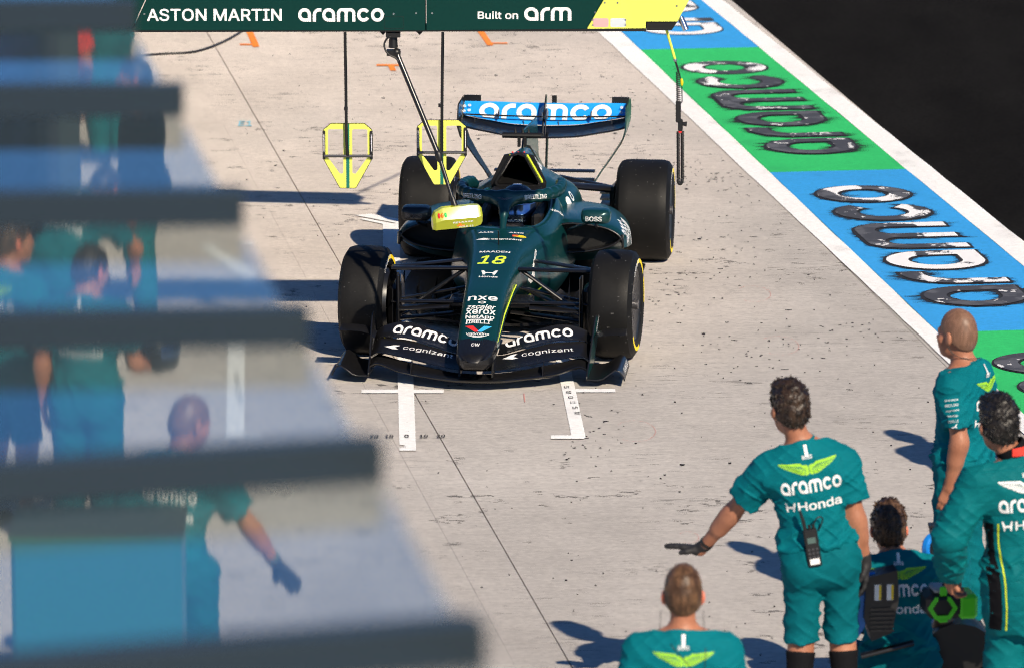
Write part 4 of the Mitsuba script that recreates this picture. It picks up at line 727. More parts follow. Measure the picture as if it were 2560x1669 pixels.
        if s in gloves:
            w_, d_ = J['W' + s], nrm(J['D' + s]); cuff = cap(w_ - nrm(w_ - J['E' + s]) * .045, w_ + d_ * .02, .034, .030); c1_ = w_ - nrm(w_ - J['E' + s]) * .05
            gf = lambda p: smin(np.maximum(cuff(p), (c1_ - p) @ nrm(w_ - J['E' + s])), handf[s](p) - .003, .012); add(key + '__glove', out(surface_nets(gf, w_ - .20, w_ + .20, .0045)), 'mat_glove', smooth=True)
    info = dict(key=key, M=M, out=out, at=at, R=R, up=up, fw=fw, lat=lat, N=Nk, P=P, J=J, shirt=sh, hp=hp, HR=HR, inf=inf)
    if prints: back_prints(info, **(print_ or {}))
    return info
def back_prints(I, wing='mat_shirt_lime', word='mat_white_print', shear=0., w=1., tagm='mat_white_print', boss=True, only=None):
    """the winged badge, the sponsor words and the neck tab on the back of a shirt"""
    x, y = I['lat'], I['up']; o = lambda t, l=0.: I['at'](t, -.3, l); D = lambda g, oo, m, k: add(I['key'] + '__' + k, I['out'](decal(g, oo, x, y, I['shirt'], .025, .0035, .35)), m)
    D(fitc(WINGS, .26 * w, .062 * w), o(.845), wing, 'winged_badge')
    if only != 'wing':
        D(fitc(ARAMCO, .27 * w, .058 * w), o(.675), word, 'sponsor_word'); D(honda(.25 * w, .042 * w), o(.49), word, 'sponsor_word')
    D(text('BOSS', .05, .02), o(.945), word, 'sponsor_word'); D(box(-.008, -.028, .008, .028), o(1.0), tagm, 'neck_tab')
TEAM = 'team members in green shirts'
tall = person('tall dark haired mechanic in green shirt and shorts stretching his gloved left arm out low', (1.445, 28.95), 6, dict(P=(.075, 0, .955), N=(-.01, .0, 1.485), SR=(.19, -.01, 1.405), SL=(-.175, .01, 1.365), EL=(-.335, .17, 1.115), WL=(-.47, .335, .885), DL=(-.8, .55, .10), pL=(.1, -.2, -1), cL=.12,
    ER=(.255, -.03, 1.12), WR=(.315, .03, .88), DR=(.05, .1, -1), H=(-.075, .03, 1.668), hyaw=.25, hipL=(.0, 0, .92), hipR=(.18, 0, .92), KL=(-.005, .03, .475), KR=(.205, .03, .475), AL=(-.03, -.02, .09), AR=(.22, -.02, .09), FL=(-.06, .16, .03), FR=(.25, .16, .03)), 'messy', 'mat_hair_dark', 'mat_skin_tan', gloves='LR', knee_m='mat_dark_cloth', h=.008, print_=dict(w=1.12), hem=.09)
q = tall['J']; add(tall['key'] + '__watch', tall['out'](cat(tube([q['WL'] - nrm(q['WL'] - q['EL']) * a for a in (.058, .075)], .036, 16))), 'mat_plastic', smooth=40)
ry = thing('two_way_radio', 'black two way radio clipped to the back of the tall mechanic by his waist', 'radio')
rm = tall['M'] @ frame(tall['at'](.16, -.158, -.045), tall['lat'], tall['fw'], tall['up'])
add(ry + '__case', move(bx((-.034, -.024, -.12), (.034, .018, .07), .006), rm), 'mat_plastic'); add(ry + '__antenna', move(tube([(-.022, -.005, .07), (-.026, -.005, .12), (-.034, -.004, .17)], [.010, .009, .006], 10), rm), 'mat_plastic', smooth=40)
for xx in (.0, .02): add(ry + '__knob', move(trimesh.creation.cylinder(.008, .022, sections=14).apply_translation((xx, -.004, .08)), rm), 'mat_plastic', smooth=40)
add(ry + '__display', move(bx((-.022, -.0265, .0), (.02, -.0235, .03), .001), rm), 'mat_screen'); add(ry + '__label', move(bx((-.024, -.0265, -.108), (.024, -.0235, -.078), .001), rm), 'mat_white_print')
add(ry + '__lead', move(tube(CubicSpline([0, 1, 2, 3, 4], np.array([(.02, 0, .07), (.045, -.01, .12), (.07, 0, .115), (.065, .01, .085), (.045, .02, .05)]))(np.linspace(0, 4, 30)), .0035, 8), rm), 'mat_plastic', smooth=True)
for yy in (-.03, -.05, -.07):
    for xx in (-.02, 0, .02): add(ry + '__key', move(bx((xx - .006, -.026, yy - .005), (xx + .006, -.0238, yy + .005), .001), rm), 'mat_grey_metal')
fore = person('fair short haired mechanic seen from behind in the bottom foreground with white neck tab', (.745, 25.42), 0, dict(H=(0, .02, 1.665)), 'crop', 'mat_hair_fair', 'mat_skin', bottom='trousers', h=.008, sc=.965, print_=dict(w=1.06, only='wing'))
for a, b in (((-.10, -.02, 1.60), (-.11, .03, 1.42)), ((.09, -.02, 1.60), (.10, .0, 1.45))):
    add(fore['key'] + '__earpiece_wire', fore['out'](tube(CubicSpline([0, 1, 2], np.array([a, ((a[0] + b[0]) / 2, -.02, 1.52), b]))(np.linspace(0, 2, 16)), .0018, 6)), 'mat_plastic', smooth=True)
pts = np.array([(-.06, -.3, 1.47), (0, -.3, 1.40), (.06, -.3, 1.32), (.085, -.3, 1.28), (.095, -.3, 1.36), (.10, -.3, 1.45)]); pc = CubicSpline(np.arange(6), pts)(np.linspace(0, 5, 40)); loc, ri, _ = fore['shirt'].ray.intersects_location(pc, np.tile([0, 1., 0], (40, 1)), multiple_hits=False)
pc[ri] = loc - [0, .003, 0]; add(fore['key'] + '__earpiece_wire', fore['out'](tube(pc[np.sort(ri)], .0022, 6)), 'mat_plastic', smooth=True)
suit = person('black haired crew member in quilted green overalls with red collar label holding a green tool', (2.515, 28.4), 10, dict(N=(-.05, .02, 1.475), H=(-.15, .05, 1.66), SL=(-.25, .01, 1.40), SR=(.16, -.0, 1.42), hyaw=.1, EL=(-.385, .0, 1.14), WL=(-.335, .19, .90), DL=(.1, .45, -.9), pL=(1, .2, .3), cL=1.15, ER=(.3, 0, 1.13), WR=(.28, .2, .95)), 'messy', 'mat_hair_black', 'mat_skin_tan', top='jacket', top_m='mat_suit_teal', bottom='trousers', bottom_m='mat_suit_teal', h=.008, print_=dict(wing='mat_white_print', w=1.1, tagm='mat_suit_teal'), hem=-.52, sc=1.03, collar=False)
nk = suit['N']; cd = nrm(suit['hp'](0, -.028, -.055) - nk + suit['up'] * .04); nk = nk + cd * .018
add(suit['key'] + '__collar', suit['out'](surface_nets(lambda p: np.maximum(np.maximum(cap(nk - cd * .1, nk + cd * .16, .094, .068)(p), -cap(nk - cd * .2, nk + cd * .2, .070, .060)(p)), np.maximum((p - nk - cd * .085) @ cd, (nk - cd * .02 - p) @ cd)), nk - .18, nk + .18, .006)), 'mat_dark_cloth', smooth=True)
add(suit['key'] + '__collar__label', suit['out'](decal(Polygon([(-.04, -.018), (.04, -.018), (.036, .02), (-.036, .02)]), nk + cd * .056 - suit['fw'] * .2 + suit['lat'] * .02, suit['lat'], cd, surface_nets(cap(nk - cd * .1, nk + cd * .16, .094, .068), nk - .26, nk + .26, .012), .01, .003, .2)), 'mat_red_cloth')
for a, b, m, wd in ((-.205, .0, 'mat_dark_cloth', .045), (-.165, .0, 'mat_suit_trim', .007)):
    g = Polygon([(-wd / 2, -.46), (wd / 2, -.46), (wd / 2 + .012, .05), (-wd / 2 + .012, .05)]); add(suit['key'] + ('__side_panel' if wd > .02 else '__piping'), suit['out'](decal(g, suit['at'](.42, -.25, a), suit['lat'], suit['up'], suit['shirt'], .025, .0035 if wd > .02 else .006, .4)), m)
bald = person('shaven headed man in green polo shirt standing at right looking left', (2.37, 30.85), 66, dict(H=(0, .045, 1.655), hyaw=-.3, EL=(-.215, -.06, 1.13), WL=(-.2, -.0, .88)), 'buzz', 'mat_hair_stubble', 'mat_skin_tan', bottom='trousers', h=.008, print_=dict(w=1.0), eyes=True, sleeve=.72)
J = bald['J']; sd = nrm(J['EL'] - J['SL']); on = -bald['lat']
for i, s in enumerate(('servicenow', 'BREITLING', 'cognizant', 'NetApp', 'PIRELLI', 'PUMA')):
    if i == 5: g = fitc(Polygon([(0, 0), (.2, .35), (.55, .4), (.9, .9), (1, .95), (.8, .4), (.95, .1), (.7, .25), (.45, .15), (.3, -.1)]), .04, .028)
    else: g = text(s, .07 if i < 3 else .055, .013, False)
    xdir = nrm(np.cross(-sd, on)); add(bald['key'] + '__sleeve_print', bald['out'](decal(g, J['SL'] + sd * (.035 + .028 * i) + on * .3 - bald['fw'] * .015, xdir, -sd, bald['shirt'], .01, .003, .4)), 'mat_white_print')
add(bald['key'] + '__earpiece_wire', bald['out'](tube(CubicSpline([0, 1, 2], np.array([bald['hp'](-.085, -.01, -.04), bald['hp'](-.066, -.06, -.1), bald['N'] + [-.03, -.085, .06]]))(np.linspace(0, 2, 12)), .002, 6)), 'mat_plastic', smooth=True)
kneel = person('brown haired mechanic kneeling in the shadow between two standing crew members', (1.92, 29.42), 4, dict(P=(.03, -.08, .30), N=(.02, .06, .80), H=(-.01, .13, .945), hpitch=-.15, SL=(-.165, .07, .735), SR=(.205, .06, .735), EL=(-.25, .16, .50), WL=(-.16, .36, .40), DL=(.3, .8, -.3), cL=.8, ER=(.28, .08, .45), WR=(.24, .26, .25), DR=(0, .6, -.6), hipL=(-.07, -.07, .28), hipR=(.13, -.07, .28),
    KL=(-.14, .33, .20), KR=(.2, .33, .12), AL=(-.1, -.08, .10), AR=(.16, -.12, .08), FL=(-.1, -.2, .05), FR=(.17, -.24, .04)), 'long', 'mat_hair_brown', 'mat_skin', bottom='trousers', h=.009, sc=.98, gloves='L', print_=dict(w=1.1))
# crew seen through the tinted canopy on the left
far = dict(h=.0105)
reach = person('bald mechanic beyond the teal cabinet stretching his gloved right arm down to the right', (-1.64, 28.6), -8, dict(P=(-.05, 0, .955), N=(.0, .06, 1.475), H=(.05, .13, 1.64), hyaw=-.75, hpitch=-.3, SR=(.18, .05, 1.39), SL=(-.19, .06, 1.40), ER=(.34, .13, 1.13), WR=(.455, .27, .90), DR=(.5, .35, -.75), pR=(-.3, .8, .2), cR=.15), 'buzz', 'mat_hair_stubble', 'mat_skin_tan', bottom='trousers', gloves='R', eyes=True, h=.009)
q = reach['J']; add(reach['key'] + '__watch', reach['out'](tube([q['WR'] - nrm(q['WR'] - q['ER']) * a for a in (.056, .08)], .037, 16)), 'mat_screen', smooth=40)
wgun = person('dark haired mechanic in green cradling a black helmet on his arm behind the glass', (-2.36, 32.6), -12, dict(H=(.02, .06, 1.64), hyaw=-.5, hpitch=-.25, ER=(.27, .05, 1.13), WR=(.28, .27, 1.06), DR=(-.2, .9, .1), cR=.6, pR=(0, 0, 1)), 'short', 'mat_hair_dark', bottom='trousers', **far)
side = person('brown haired mechanic in green shirt and shorts at the left edge behind the glass', (-2.86, 33.4), -32, dict(H=(.02, .05, 1.66), hyaw=-.5), 'short', 'mat_hair_brown', bottom='shorts', **far)
bent = person('mechanic with head lowered and wide green back turned, second from left behind the glass', (-2.80, 36.6), -30, dict(P=(0, -.1, .93), N=(.04, .24, 1.26), H=(.06, .42, 1.33), hpitch=-.7, SL=(-.16, .20, 1.20), SR=(.22, .20, 1.20), EL=(-.25, .42, 1.0), WL=(-.1, .6, .85), ER=(.28, .42, .98), WR=(.15, .6, .85)), 'short', 'mat_hair_dark', bottom='trousers', print_=dict(w=1.15), **far)
stand = person('dark haired person in black jacket and green trousers standing behind the glass', (-2.45, 39.2), 95, dict(H=(0, .05, 1.66)), 'short', 'mat_hair_black', top='jacket', top_m='mat_dark_cloth', bottom='trousers', bottom_m='mat_suit_teal', prints=False, **far)
away = person('crew member in green overalls with dark straps standing farthest up the lane behind the glass', (-3.12, 45.6), 60, dict(), 'short', 'mat_hair_dark', top='jacket', top_m='mat_suit_teal', bottom='trousers', bottom_m='mat_suit_teal', prints=False, **far)
guests = [person(l, (x, y), f, {}, 'short', hm, top_m=tm, bottom='trousers', bottom_m='mat_denim', prints=False, fine=False, h=.013) for l, x, y, f, hm, tm in (('guest in a blue shirt standing by the garage behind the glass', -3.62, 42.6, 200, 'mat_hair_brown', 'mat_shirt_blue'), ('guest in a pink shirt standing by the garage behind the glass', -3.95, 43.4, 150, 'mat_hair_dark', 'mat_shirt_pink'), ('guest in a red shirt in the garage doorway behind the glass', -3.35, 43.3, 170, 'mat_hair_fair', 'mat_red_cloth'))]
shade = person('team member standing just outside the right edge whose shadow falls on the lane', (3.42, 33.75), 30, {}, 'short', 'mat_hair_dark', fine=False, prints=False, h=.014)
# driver in the cockpit
dr_ = thing('person', 'driver in dark helmet and overalls seated in the racing car cockpit', 'person')
hd = V3(.035, 1.45, .735)
drv = union([ell(hd + (0, .02, -.02), (.07, .085, .10)), cap(hd + (0, .03, -.08), hd + (0, .05, -.16), .055), cap(hd + (-.15, .05, -.20), hd + (.15, .05, -.20), .075), cap(hd + (0, .06, -.2), hd + (0, .05, -.30), .13), cap(hd + (-.16, .04, -.20), hd + (-.14, -.25, -.26), .05, .045), cap(hd + (.16, .04, -.20), hd + (.14, -.25, -.26), .05, .045), cap(hd + (-.14, -.25, -.26), hd + (-.08, -.48, -.13), .043, .034), cap(hd + (.14, -.25, -.26), hd + (.08, -.48, -.13), .043, .034)], .04)
add(dr_ + '__body', W(surface_nets(drv, hd - .62, hd + .45, .012)), 'mat_dark_cloth', smooth=True)
hel = union([ell(hd + (0, .01, .0), (.128, .15, .135)), cap(hd + (-.03, -.09, -.075), hd + (.03, -.09, -.075), .062)], .05)
add(dr_ + '__helmet', W(surface_nets(hel, hd - .22, hd + .22, .007)), 'mat_helmet' if 'mat_helmet' in scene else mat('mat_helmet', base_color=(.006, .012, .03), roughness=.25, clearcoat=1.), smooth=True)
vis = lambda p: np.maximum(np.maximum(hel(p) - .004, np.abs(p[:, 2] - hd[2] + .012) - .038), p[:, 1] - hd[1] + .03)
add(dr_ + '__helmet__visor', W(surface_nets(vis, hd - .22, hd + .22, .006)), mat('mat_visor', base_color=(.22, .34, .62), roughness=.07, metallic=.95), smooth=True)
hm = surface_nets(hel, hd - .22, hd + .22, .01)
add(dr_ + '__helmet__print', W(decal(box(-.10, -.014, .10, .014), hd + (0, -.3, .052), (1, 0, 0), (0, 0, 1), hm, .02, .006, .3)), mat('mat_mint', base_color=(.05, .5, .42), roughness=.4)); add(dr_ + '__helmet__print', W(decal(text('MAADEN', .1, .02), hd + (0, -.3, -.085), (1, 0, 0), (0, 0, 1), hm, .02, .004, .3)), 'mat_white_print'); add(dr_ + '__helmet__print', W(decal(box(-.03, -.022, .03, .022), hd + (0, -.1, .3), (1, 0, 0), (0, .8, .5), hm, .02, .004, .4)), 'mat_white_print')
for s in (-1, 1): add(dr_ + '__glove', W(surface_nets(union(hand_parts(hd + (s * .08, -.48, -.13), (-s * .3, -.6, .6), (-s, -.3, 0), .9, s), .008), hd + (s * .08, -.48, -.13) - .15, hd + (s * .08, -.48, -.13) + .15, .006)), 'mat_glove', smooth=True)
add(car + '__steering_wheel', W(cat(bx((-.13, .93, .58), (.13, .97, .70), .02))), 'mat_carbon')
# ---------------------------------------------------------------- gantry over the pit box
GY = 37.24
mat('mat_gantry_green', base_color=(.002, .036, .031), roughness=.4, specular=.15, clearcoat=.12, clearcoat_gloss=.9); mat('mat_board_yellow', base_color=(.80, .82, .13), roughness=.55); mat('mat_board_green', base_color=(.004, .16, .12), roughness=.5)
mat('mat_lamp_red', base_color=(.75, .42, .42), roughness=.3); mat('mat_lamp_white', base_color=(.62, .68, .72), roughness=.3)
gan = thing('pit_gantry', 'dark green overhead pit gantry beam with white lettering and yellow tip', 'gantry')
XZ = lambda y: frame((0, y, 0), (1, 0, 0), (0, 0, 1), (0, -1, 0))       # polygon (x, z), extruded towards the camera from y
zb = lambda x: 2.296 + .010 * (x + .5) * (x > -.5)
D = .30
seg = lambda x0, x1, s0=0, s1=0: Polygon([(x0, zb(x0)), (x1, zb(x1)), (x1 + s1, 2.66), (x0 + s0, 2.66)])
add(gan + '__beam', prism(seg(-2.375, -.543, .17, 0), D, XZ(GY + D)), 'mat_gantry_green'); add(gan + '__beam', prism(seg(-.535, .466, 0, .20), D, XZ(GY + D)), 'mat_gantry_green')
add(gan + '__beam_inboard', prism(Polygon([(-6.5, 2.296), (-2.384, 2.296), (-2.214, 2.66), (-6.5, 2.66)]), D, XZ(GY + D)), 'mat_gantry_green')
add(gan + '__underside_trim', prism(Polygon([(-6.5, 2.276), (.84, 2.289), (.84, zb(.84) - .001), (.4, zb(.4) - .001), (-.5, 2.2955), (-6.5, 2.2955)]), D - .01, XZ(GY + D - .003)), 'mat_black')
add(gan + '__tip', prism(Polygon([(.470, zb(.47)), (.838, zb(.838)), (.838, 2.352), (1.035, 2.352), (1.20, 2.66), (.672, 2.66)]), D, XZ(GY + D)), 'mat_board_yellow')
add(gan + '__tip_housing', prism(Polygon([(.842, 2.295), (1.0, 2.295), (1.036, 2.349), (.842, 2.349)]), D - .02, XZ(GY + D - .005)), 'mat_black')
FR = lambda x, z, e=.004: frame((x, GY - e, z), (1, 0, 0), (0, 0, 1), (0, -1, 0))
am = text_poly('ASTON MARTIN', True)
amf = fitc(am, .845, .078); 
for g in polys(amf): add(gan + '__letter', prism(g, .003, FR(-1.862, 2.394, .003)), 'mat_white_print')
for g in polys(fitc(ARAMCO, .537, .086)): add(gan + '__letter', prism(g, .003, FR(-1.07, 2.394, .003)), 'mat_white_print')
for g in polys(fitc(text_poly('Built on', True), .253, .050)): add(gan + '__letter', prism(g, .003, FR(-.088, 2.392, .003)), 'mat_white_print')
arm = shapely.union_all([WORD[0], WORD[1], affinity.translate(WORD[3], -1.19 + .06, 0)])
ab_ = arm.bounds
for g in (WORD[0], WORD[1], affinity.translate(WORD[3], -1.13, 0)): add(gan + '__letter', prism(affinity.affine_transform(g, [.297 / (ab_[2] - ab_[0]), 0, 0, .086, -.1485, -.043]), .003, FR(.2235, 2.40, .003)), 'mat_white_print')
add(gan + '__lamp', prism(affinity.translate(box(-.045, -.016, .028, .016).buffer(.012), .565, 2.345), .004, XZ(GY - .0005)), 'mat_lamp_red'); add(gan + '__lamp', prism(affinity.translate(box(-.028, -.016, .045, .016).buffer(.012), .655, 2.345), .004, XZ(GY - .0005)), 'mat_lamp_white')
for i, (x, z) in enumerate(((-.80, 2.40), (-.74, 2.40), (-.60, 2.405), (-.50, 2.405), (.58, 2.47), (.66, 2.47), (.52, 2.41), (-2.30, 2.40), (1.03, 2.45), (.505, 2.33), (.505, 2.362), (.71, 2.33), (.71, 2.362))):
    add(gan + '__bolt', trimesh.creation.cylinder(.006, .006, sections=10, transform=frame((x, GY - .002, z), (1, 0, 0), (0, 0, 1), (0, -1, 0))), 'mat_chrome')
add(gan + '__hatch', prism(box(-.80, 2.305, -.68, 2.385).difference(box(-.798, 2.307, -.682, 2.383)), .002, XZ(GY - .0005)), 'mat_black')
for x in (-.835, -.605): add(gan + '__bracket', prism(Polygon([(x, 2.277), (x + .05, 2.277), (x + .025, 2.25)]), .05, XZ(GY + .15)), 'mat_black')
add(gan + '__end_camera', cat(tube([(1.055, GY + .05, 2.37), (1.075, GY + .04, 2.33), (1.09, GY + .03, 2.295)], .02, 14)), 'mat_chrome', smooth=40)
for i, (x, z0, lab) in enumerate(((-1.034, 1.285, 'left of the two yellow arrow shaped boards hanging from the gantry'), (-.442, 1.307, 'yellow arrow shaped board hanging in front of the rear tyre beside the signal arm'))):
    t = thing('arrow_board', lab, 'marker board', 'arrow boards hanging from the gantry'); y = GY + .06; o = Polygon([(-.105, .41), (.105, .41), (.152, .37), (.154, .19), (.05, .0), (-.05, .0), (-.154, .19), (-.152, .37)]).buffer(-.012).buffer(.012)
    h1 = Polygon([(-.125, .375), (-.125, .195), (-.05, .09), (-.028, .09), (-.028, .375)]).buffer(-.012).buffer(.012); h2 = affinity.scale(h1, -1, 1, origin=(0, 0)); g = affinity.translate(o.difference(h1).difference(h2), x, z0)
    add(t + '__plate', prism(g, .006, XZ(y)), 'mat_board_yellow'); add(t + '__edge', prism(affinity.translate(o.buffer(.003).difference(o.buffer(-.0005)), x, z0), .008, XZ(y + .001)), 'mat_black')
    add(t + '__stripe', prism(affinity.translate(box(-.0105, 0.001, .0105, .409), x, z0), .002, XZ(y - .0055)), 'mat_board_green')
    add(t + '__pole', tube([(x - (.012 if i == 0 else -.008), y - .035, 2.28), (x - .006 * (i == 0), y - .035, z0 + .3), (x, y - .035, z0 + .21)], .0095, 12), 'mat_carbon', smooth=True); add(t + '__pole_joint', tube([(x - .009, y - .035, z0 + .50), (x - .009, y - .035, z0 + .52)], .0125, 12), 'mat_plastic', smooth=30)
    add(t + '__cross_bar', tube([(x - .15, y - .03, z0 + .208), (x + .15, y - .03, z0 + .208)], .009, 12), 'mat_grey_metal', smooth=True)
    for s in (-1, 1):
        add(t + '__side_clamp', prism(affinity.translate(box(-.004, .19, .004, .36).buffer(.005), x + s * .149, z0), .016, XZ(y - .004)), 'mat_carbon'); add(t + '__side_clamp__slot', prism(affinity.translate(box(-.002, .235, .002, .345), x + s * .149, z0), .003, XZ(y - .0195)), 'mat_white_print')
sig = thing('signal_box', 'lime yellow pit release signal box catching the sun at the end of a black arm', 'signal light')
a0, a1, a2 = V3(-.745, GY + .05, 2.28), V3(-.46, GY - .16, 1.534), V3(-.350, GY - .25, 1.20)
add(sig + '__mount', cat(bx((-.79, GY, 2.25), (-.70, GY + .1, 2.277)), tube([a0, a0 + [.0, 0, -.10]], [.022, .03], 12), bx((-.785, GY + .02, 2.13), (-.70, GY + .08, 2.165)), trimesh.creation.icosphere(2, .028).apply_translation(a0 + [.02, -.01, -.13])), 'mat_plastic', smooth=30)
add(sig + '__cable', tube(CubicSpline(np.arange(5), np.array([(-.76, GY, 2.26), (-.80, GY - .01, 2.2), (-.775, GY - .02, 2.15), (-.74, GY - .02, 2.13), (-.71, GY - .03, 2.10)]))(np.linspace(0, 4, 24)), .006, 8), 'mat_plastic', smooth=True)
add(sig + '__arm', tube([a0 + [.015, -.01, -.12], a1], .0165, 14), 'mat_carbon', smooth=True); add(sig + '__arm_collar', tube([a1 + (a0 - a1) * .03, a1, a1 + (a2 - a1) * .12], [.019, .024, .018], 14), 'mat_plastic', smooth=True); add(sig + '__lower_arm', tube([a1, a2], .013, 14), 'mat_carbon', smooth=True); add(sig + '__arm_foot', tube([a2 + (a1 - a2) * .22, a2], [.017, .024], 14), 'mat_plastic', smooth=True)
mat('mat_signal_case', base_color=(.36, .40, .008), roughness=.14, specular=.9, clearcoat=1.)
SM = frame((-.345, GY - .27, 1.155), nrm((1, .2, .06)), (0, 1, 0), (0, 0, 1)); SM[:3, 2] = nrm(np.cross(SM[:3, 0], SM[:3, 1])); SM[:3, 1] = np.cross(SM[:3, 2], SM[:3, 0])
# wedge section (y, z): the upper front face leans back to the sun, the lower one looks down
sec = lambda k, kz: [(-.055 * k, .0), (-.0535 * k, .004 * kz), (-.022 * k, .076 * kz), (.03 * k, .078 * kz), (.06 * k, .03 * kz), (.05 * k, -.05 * kz), (.0 * k, -.072 * kz), (-.028 * k, -.066 * kz)]
cs_ = trimesh.convex.convex_hull(np.array([(x, y, z + dz) for x, k, kz, dz in ((-.158, .6, .55, -.022), (-.14, .9, .80, -.012), (-.09, 1, .95, 0), (.11, 1, .95, 0), (.145, .9, .85, .002), (.158, .65, .6, .004)) for y, z in sec(k, kz)]))
add(sig + '__case', move(cs_, SM), 'mat_signal_case', smooth=25)
for i, (m, x) in enumerate((('mat_red_print', -.118), ('mat_orange_lens', -.098), ('mat_green_lens', -.078))):
    if m not in scene: mat(m, base_color={'mat_orange_lens': (.85, .25, .02), 'mat_green_lens': (.03, .6, .12)}[m], roughness=.25)
    add(sig + '__lens', move(fix(trimesh.creation.icosphere(2, 1).apply_scale((.010, .014, .022))).apply_translation((x, -.036 + .004 * (i == 0), .022)), SM), m, smooth=True)
for g, m in ((shapely.union_all([affinity.translate(text('RELEASE', .13, .012), .0, .012), affinity.translate(text('HOLD 12', .09, .012), .02, -.022)]), 'mat_white_print'), (affinity.translate(Point(.0, .0).buffer(.011), -.02, -.004), 'mat_orange_lens'), (affinity.translate(box(-.03, -.006, .02, .004), -.01, -.012), 'mat_orange_lens')):
    add(sig + '__print', move(decal(g, (.03, -.042, -.034), (1, 0, 0), (0, -.4, .9), cs_, .02, .002 if m == 'mat_white_print' else .0015, .2), SM), m)
hose = thing('air_hose', 'black coiled air hose with grip hanging from a yellow rod at the gantry tip', 'hose')
hy = GY + .1
add(hose + '__rod', tube([(.955, hy, 2.335), (1.024, hy - .02, 2.10)], .0085, 12), 'mat_lime_flat', smooth=True); add(hose + '__rod_tip', trimesh.creation.icosphere(2, .012).apply_translation((1.025, hy - .02, 2.095)), 'mat_chrome', smooth=True)
def coil(path, R, r, turns, sides=6):
    p = np.asarray(path, float); t = np.linspace(0, 1, turns * 9); c = np.stack([np.interp(t, np.linspace(0, 1, len(p)), p[:, k]) for k in range(3)], 1); a = t * turns * 2 * np.pi
    return tube(c + R * np.stack([np.cos(a), np.sin(a), 0 * a], 1), r, sides)
add(hose + '__cord', tube([(1.025, hy - .02, 2.09), (1.04, hy - .02, 2.045), (1.045, hy - .02, 2.02)], .006, 8), 'mat_plastic', smooth=True)
add(hose + '__coil', coil([(1.043, hy - .02, 2.02), (1.045, hy - .02, 1.92), (1.047, hy - .02, 1.82)], .012, .0032, 16), 'mat_plastic', smooth=True)
add(hose + '__lead', tube(CubicSpline(np.arange(5), np.array([(1.045, hy, 2.02), (1.065, hy, 1.95), (1.068, hy, 1.90), (1.07, hy, 1.85), (1.066, hy, 1.82)]))(np.linspace(0, 4, 20)), .004, 6), 'mat_plastic', smooth=True)
add(hose + '__connector', tube([(1.064, hy, 1.975), (1.068, hy, 1.955), (1.069, hy, 1.93)], [.006, .011, .006], 10), 'mat_yellow', smooth=True)
add(hose + '__grip', cat(bx((1.03, hy - .04, 1.70), (1.062, hy, 1.835), .006), bx((1.045, hy - .035, 1.645), (1.075, hy - .005, 1.72), .006), tube([(1.07, hy - .02, 1.69), (1.10, hy - .02, 1.688)], [.011, .016], 12)), 'mat_plastic')
add(hose + '__red_collar', tube([(1.058, hy - .02, 1.645), (1.058, hy - .02, 1.632)], .012, 12), 'mat_red_print')
for x in (1.046, 1.072): add(hose + '__hose_coil', coil([(x, hy - .02, 1.64), (x + .003, hy - .02, 1.34)], .0085, .004, 34), 'mat_plastic', smooth=True)
add(hose + '__hose_loop', tube([(1.060 - .013 * math.cos(a) * 1.0, hy - .02, 1.335 - .028 * math.sin(a)) for a in np.linspace(0, np.pi, 14)], .011, 10), 'mat_plastic', smooth=True)
# the second boom, above the frame, whose shadow crosses the lane
g2 = thing('pit_gantry', 'second dark boom above the picture whose shadow falls across the lane beyond the car', 'gantry')
hb = 3.0; sh_ = lambda x, y: np.array([x + .6025 * hb, y - 1.2555 * hb])
p1, p0 = sh_(-1.16, 44.05), sh_(-9, 45.1); dd = nrm(np.r_[p1 - p0, 0])
add(g2 + '__beam', move(bx((0, -.16, -.08), (np.linalg.norm(p1 - p0), .16, .08), .01), frame(np.r_[p0, hb], dd, np.cross((0, 0, 1), dd), (0, 0, 1))), 'mat_gantry_green')
pe = np.r_[p1, hb]; add(g2 + '__clip', cat(tube([pe + [-.02, -.14, 0], pe + [.12, -.2, 0]], .012, 8), tube([pe + [-.1, -.10, -.02], pe + [.07, -.16, -.03]], .03, 8)), 'mat_plastic')
add(g2 + '__stay', tube([pe + [-.03, .14, 0], pe + [.52, .95, .25]], .010, 8), 'mat_plastic')
# ---------------------------------------------------------------- things held or standing beside the crew
tool = thing('cordless_blower', 'bright green and black battery blower held by the crew member in overalls', 'blower')
mat('mat_tool_green', base_color=(.10, .70, .02), roughness=.4); mat('mat_tool_grey', base_color=(.28, .30, .32), roughness=.4); mat('mat_jack_blue', base_color=(.01, .22, .72), roughness=.35)
TM = frame((2.165, 29.0, .672), nrm((1, .15, .0)) * 1.2, nrm((-.15, 1, 0)) * 1.2, V3(0, 0, 1) * 1.2)
add(tool + '__body', move(bx((-.10, -.06, -.055), (.085, .10, .055), .025), TM), 'mat_plastic', smooth=20)
hexo = Polygon([(.055 * math.cos(a) * 1.15, .055 * math.sin(a)) for a in np.arange(6) * math.pi / 3]); add(tool + '__ring', move(prism(hexo.difference(hexo.buffer(-.017)).difference(box(-.02, .03, .02, .1)), .01, frame((-.035, -.06, -.004), (1, 0, 0), (0, 0, 1), (0, -1, 0))), TM), 'mat_tool_green')
add(tool + '__battery', move(bx((.035, -.068, -.055), (.115, .08, .05), .014), TM), 'mat_tool_green', smooth=20); add(tool + '__foot', move(bx((-.05, -.064, -.066), (-.012, .0, -.052), .004), TM), 'mat_tool_green')
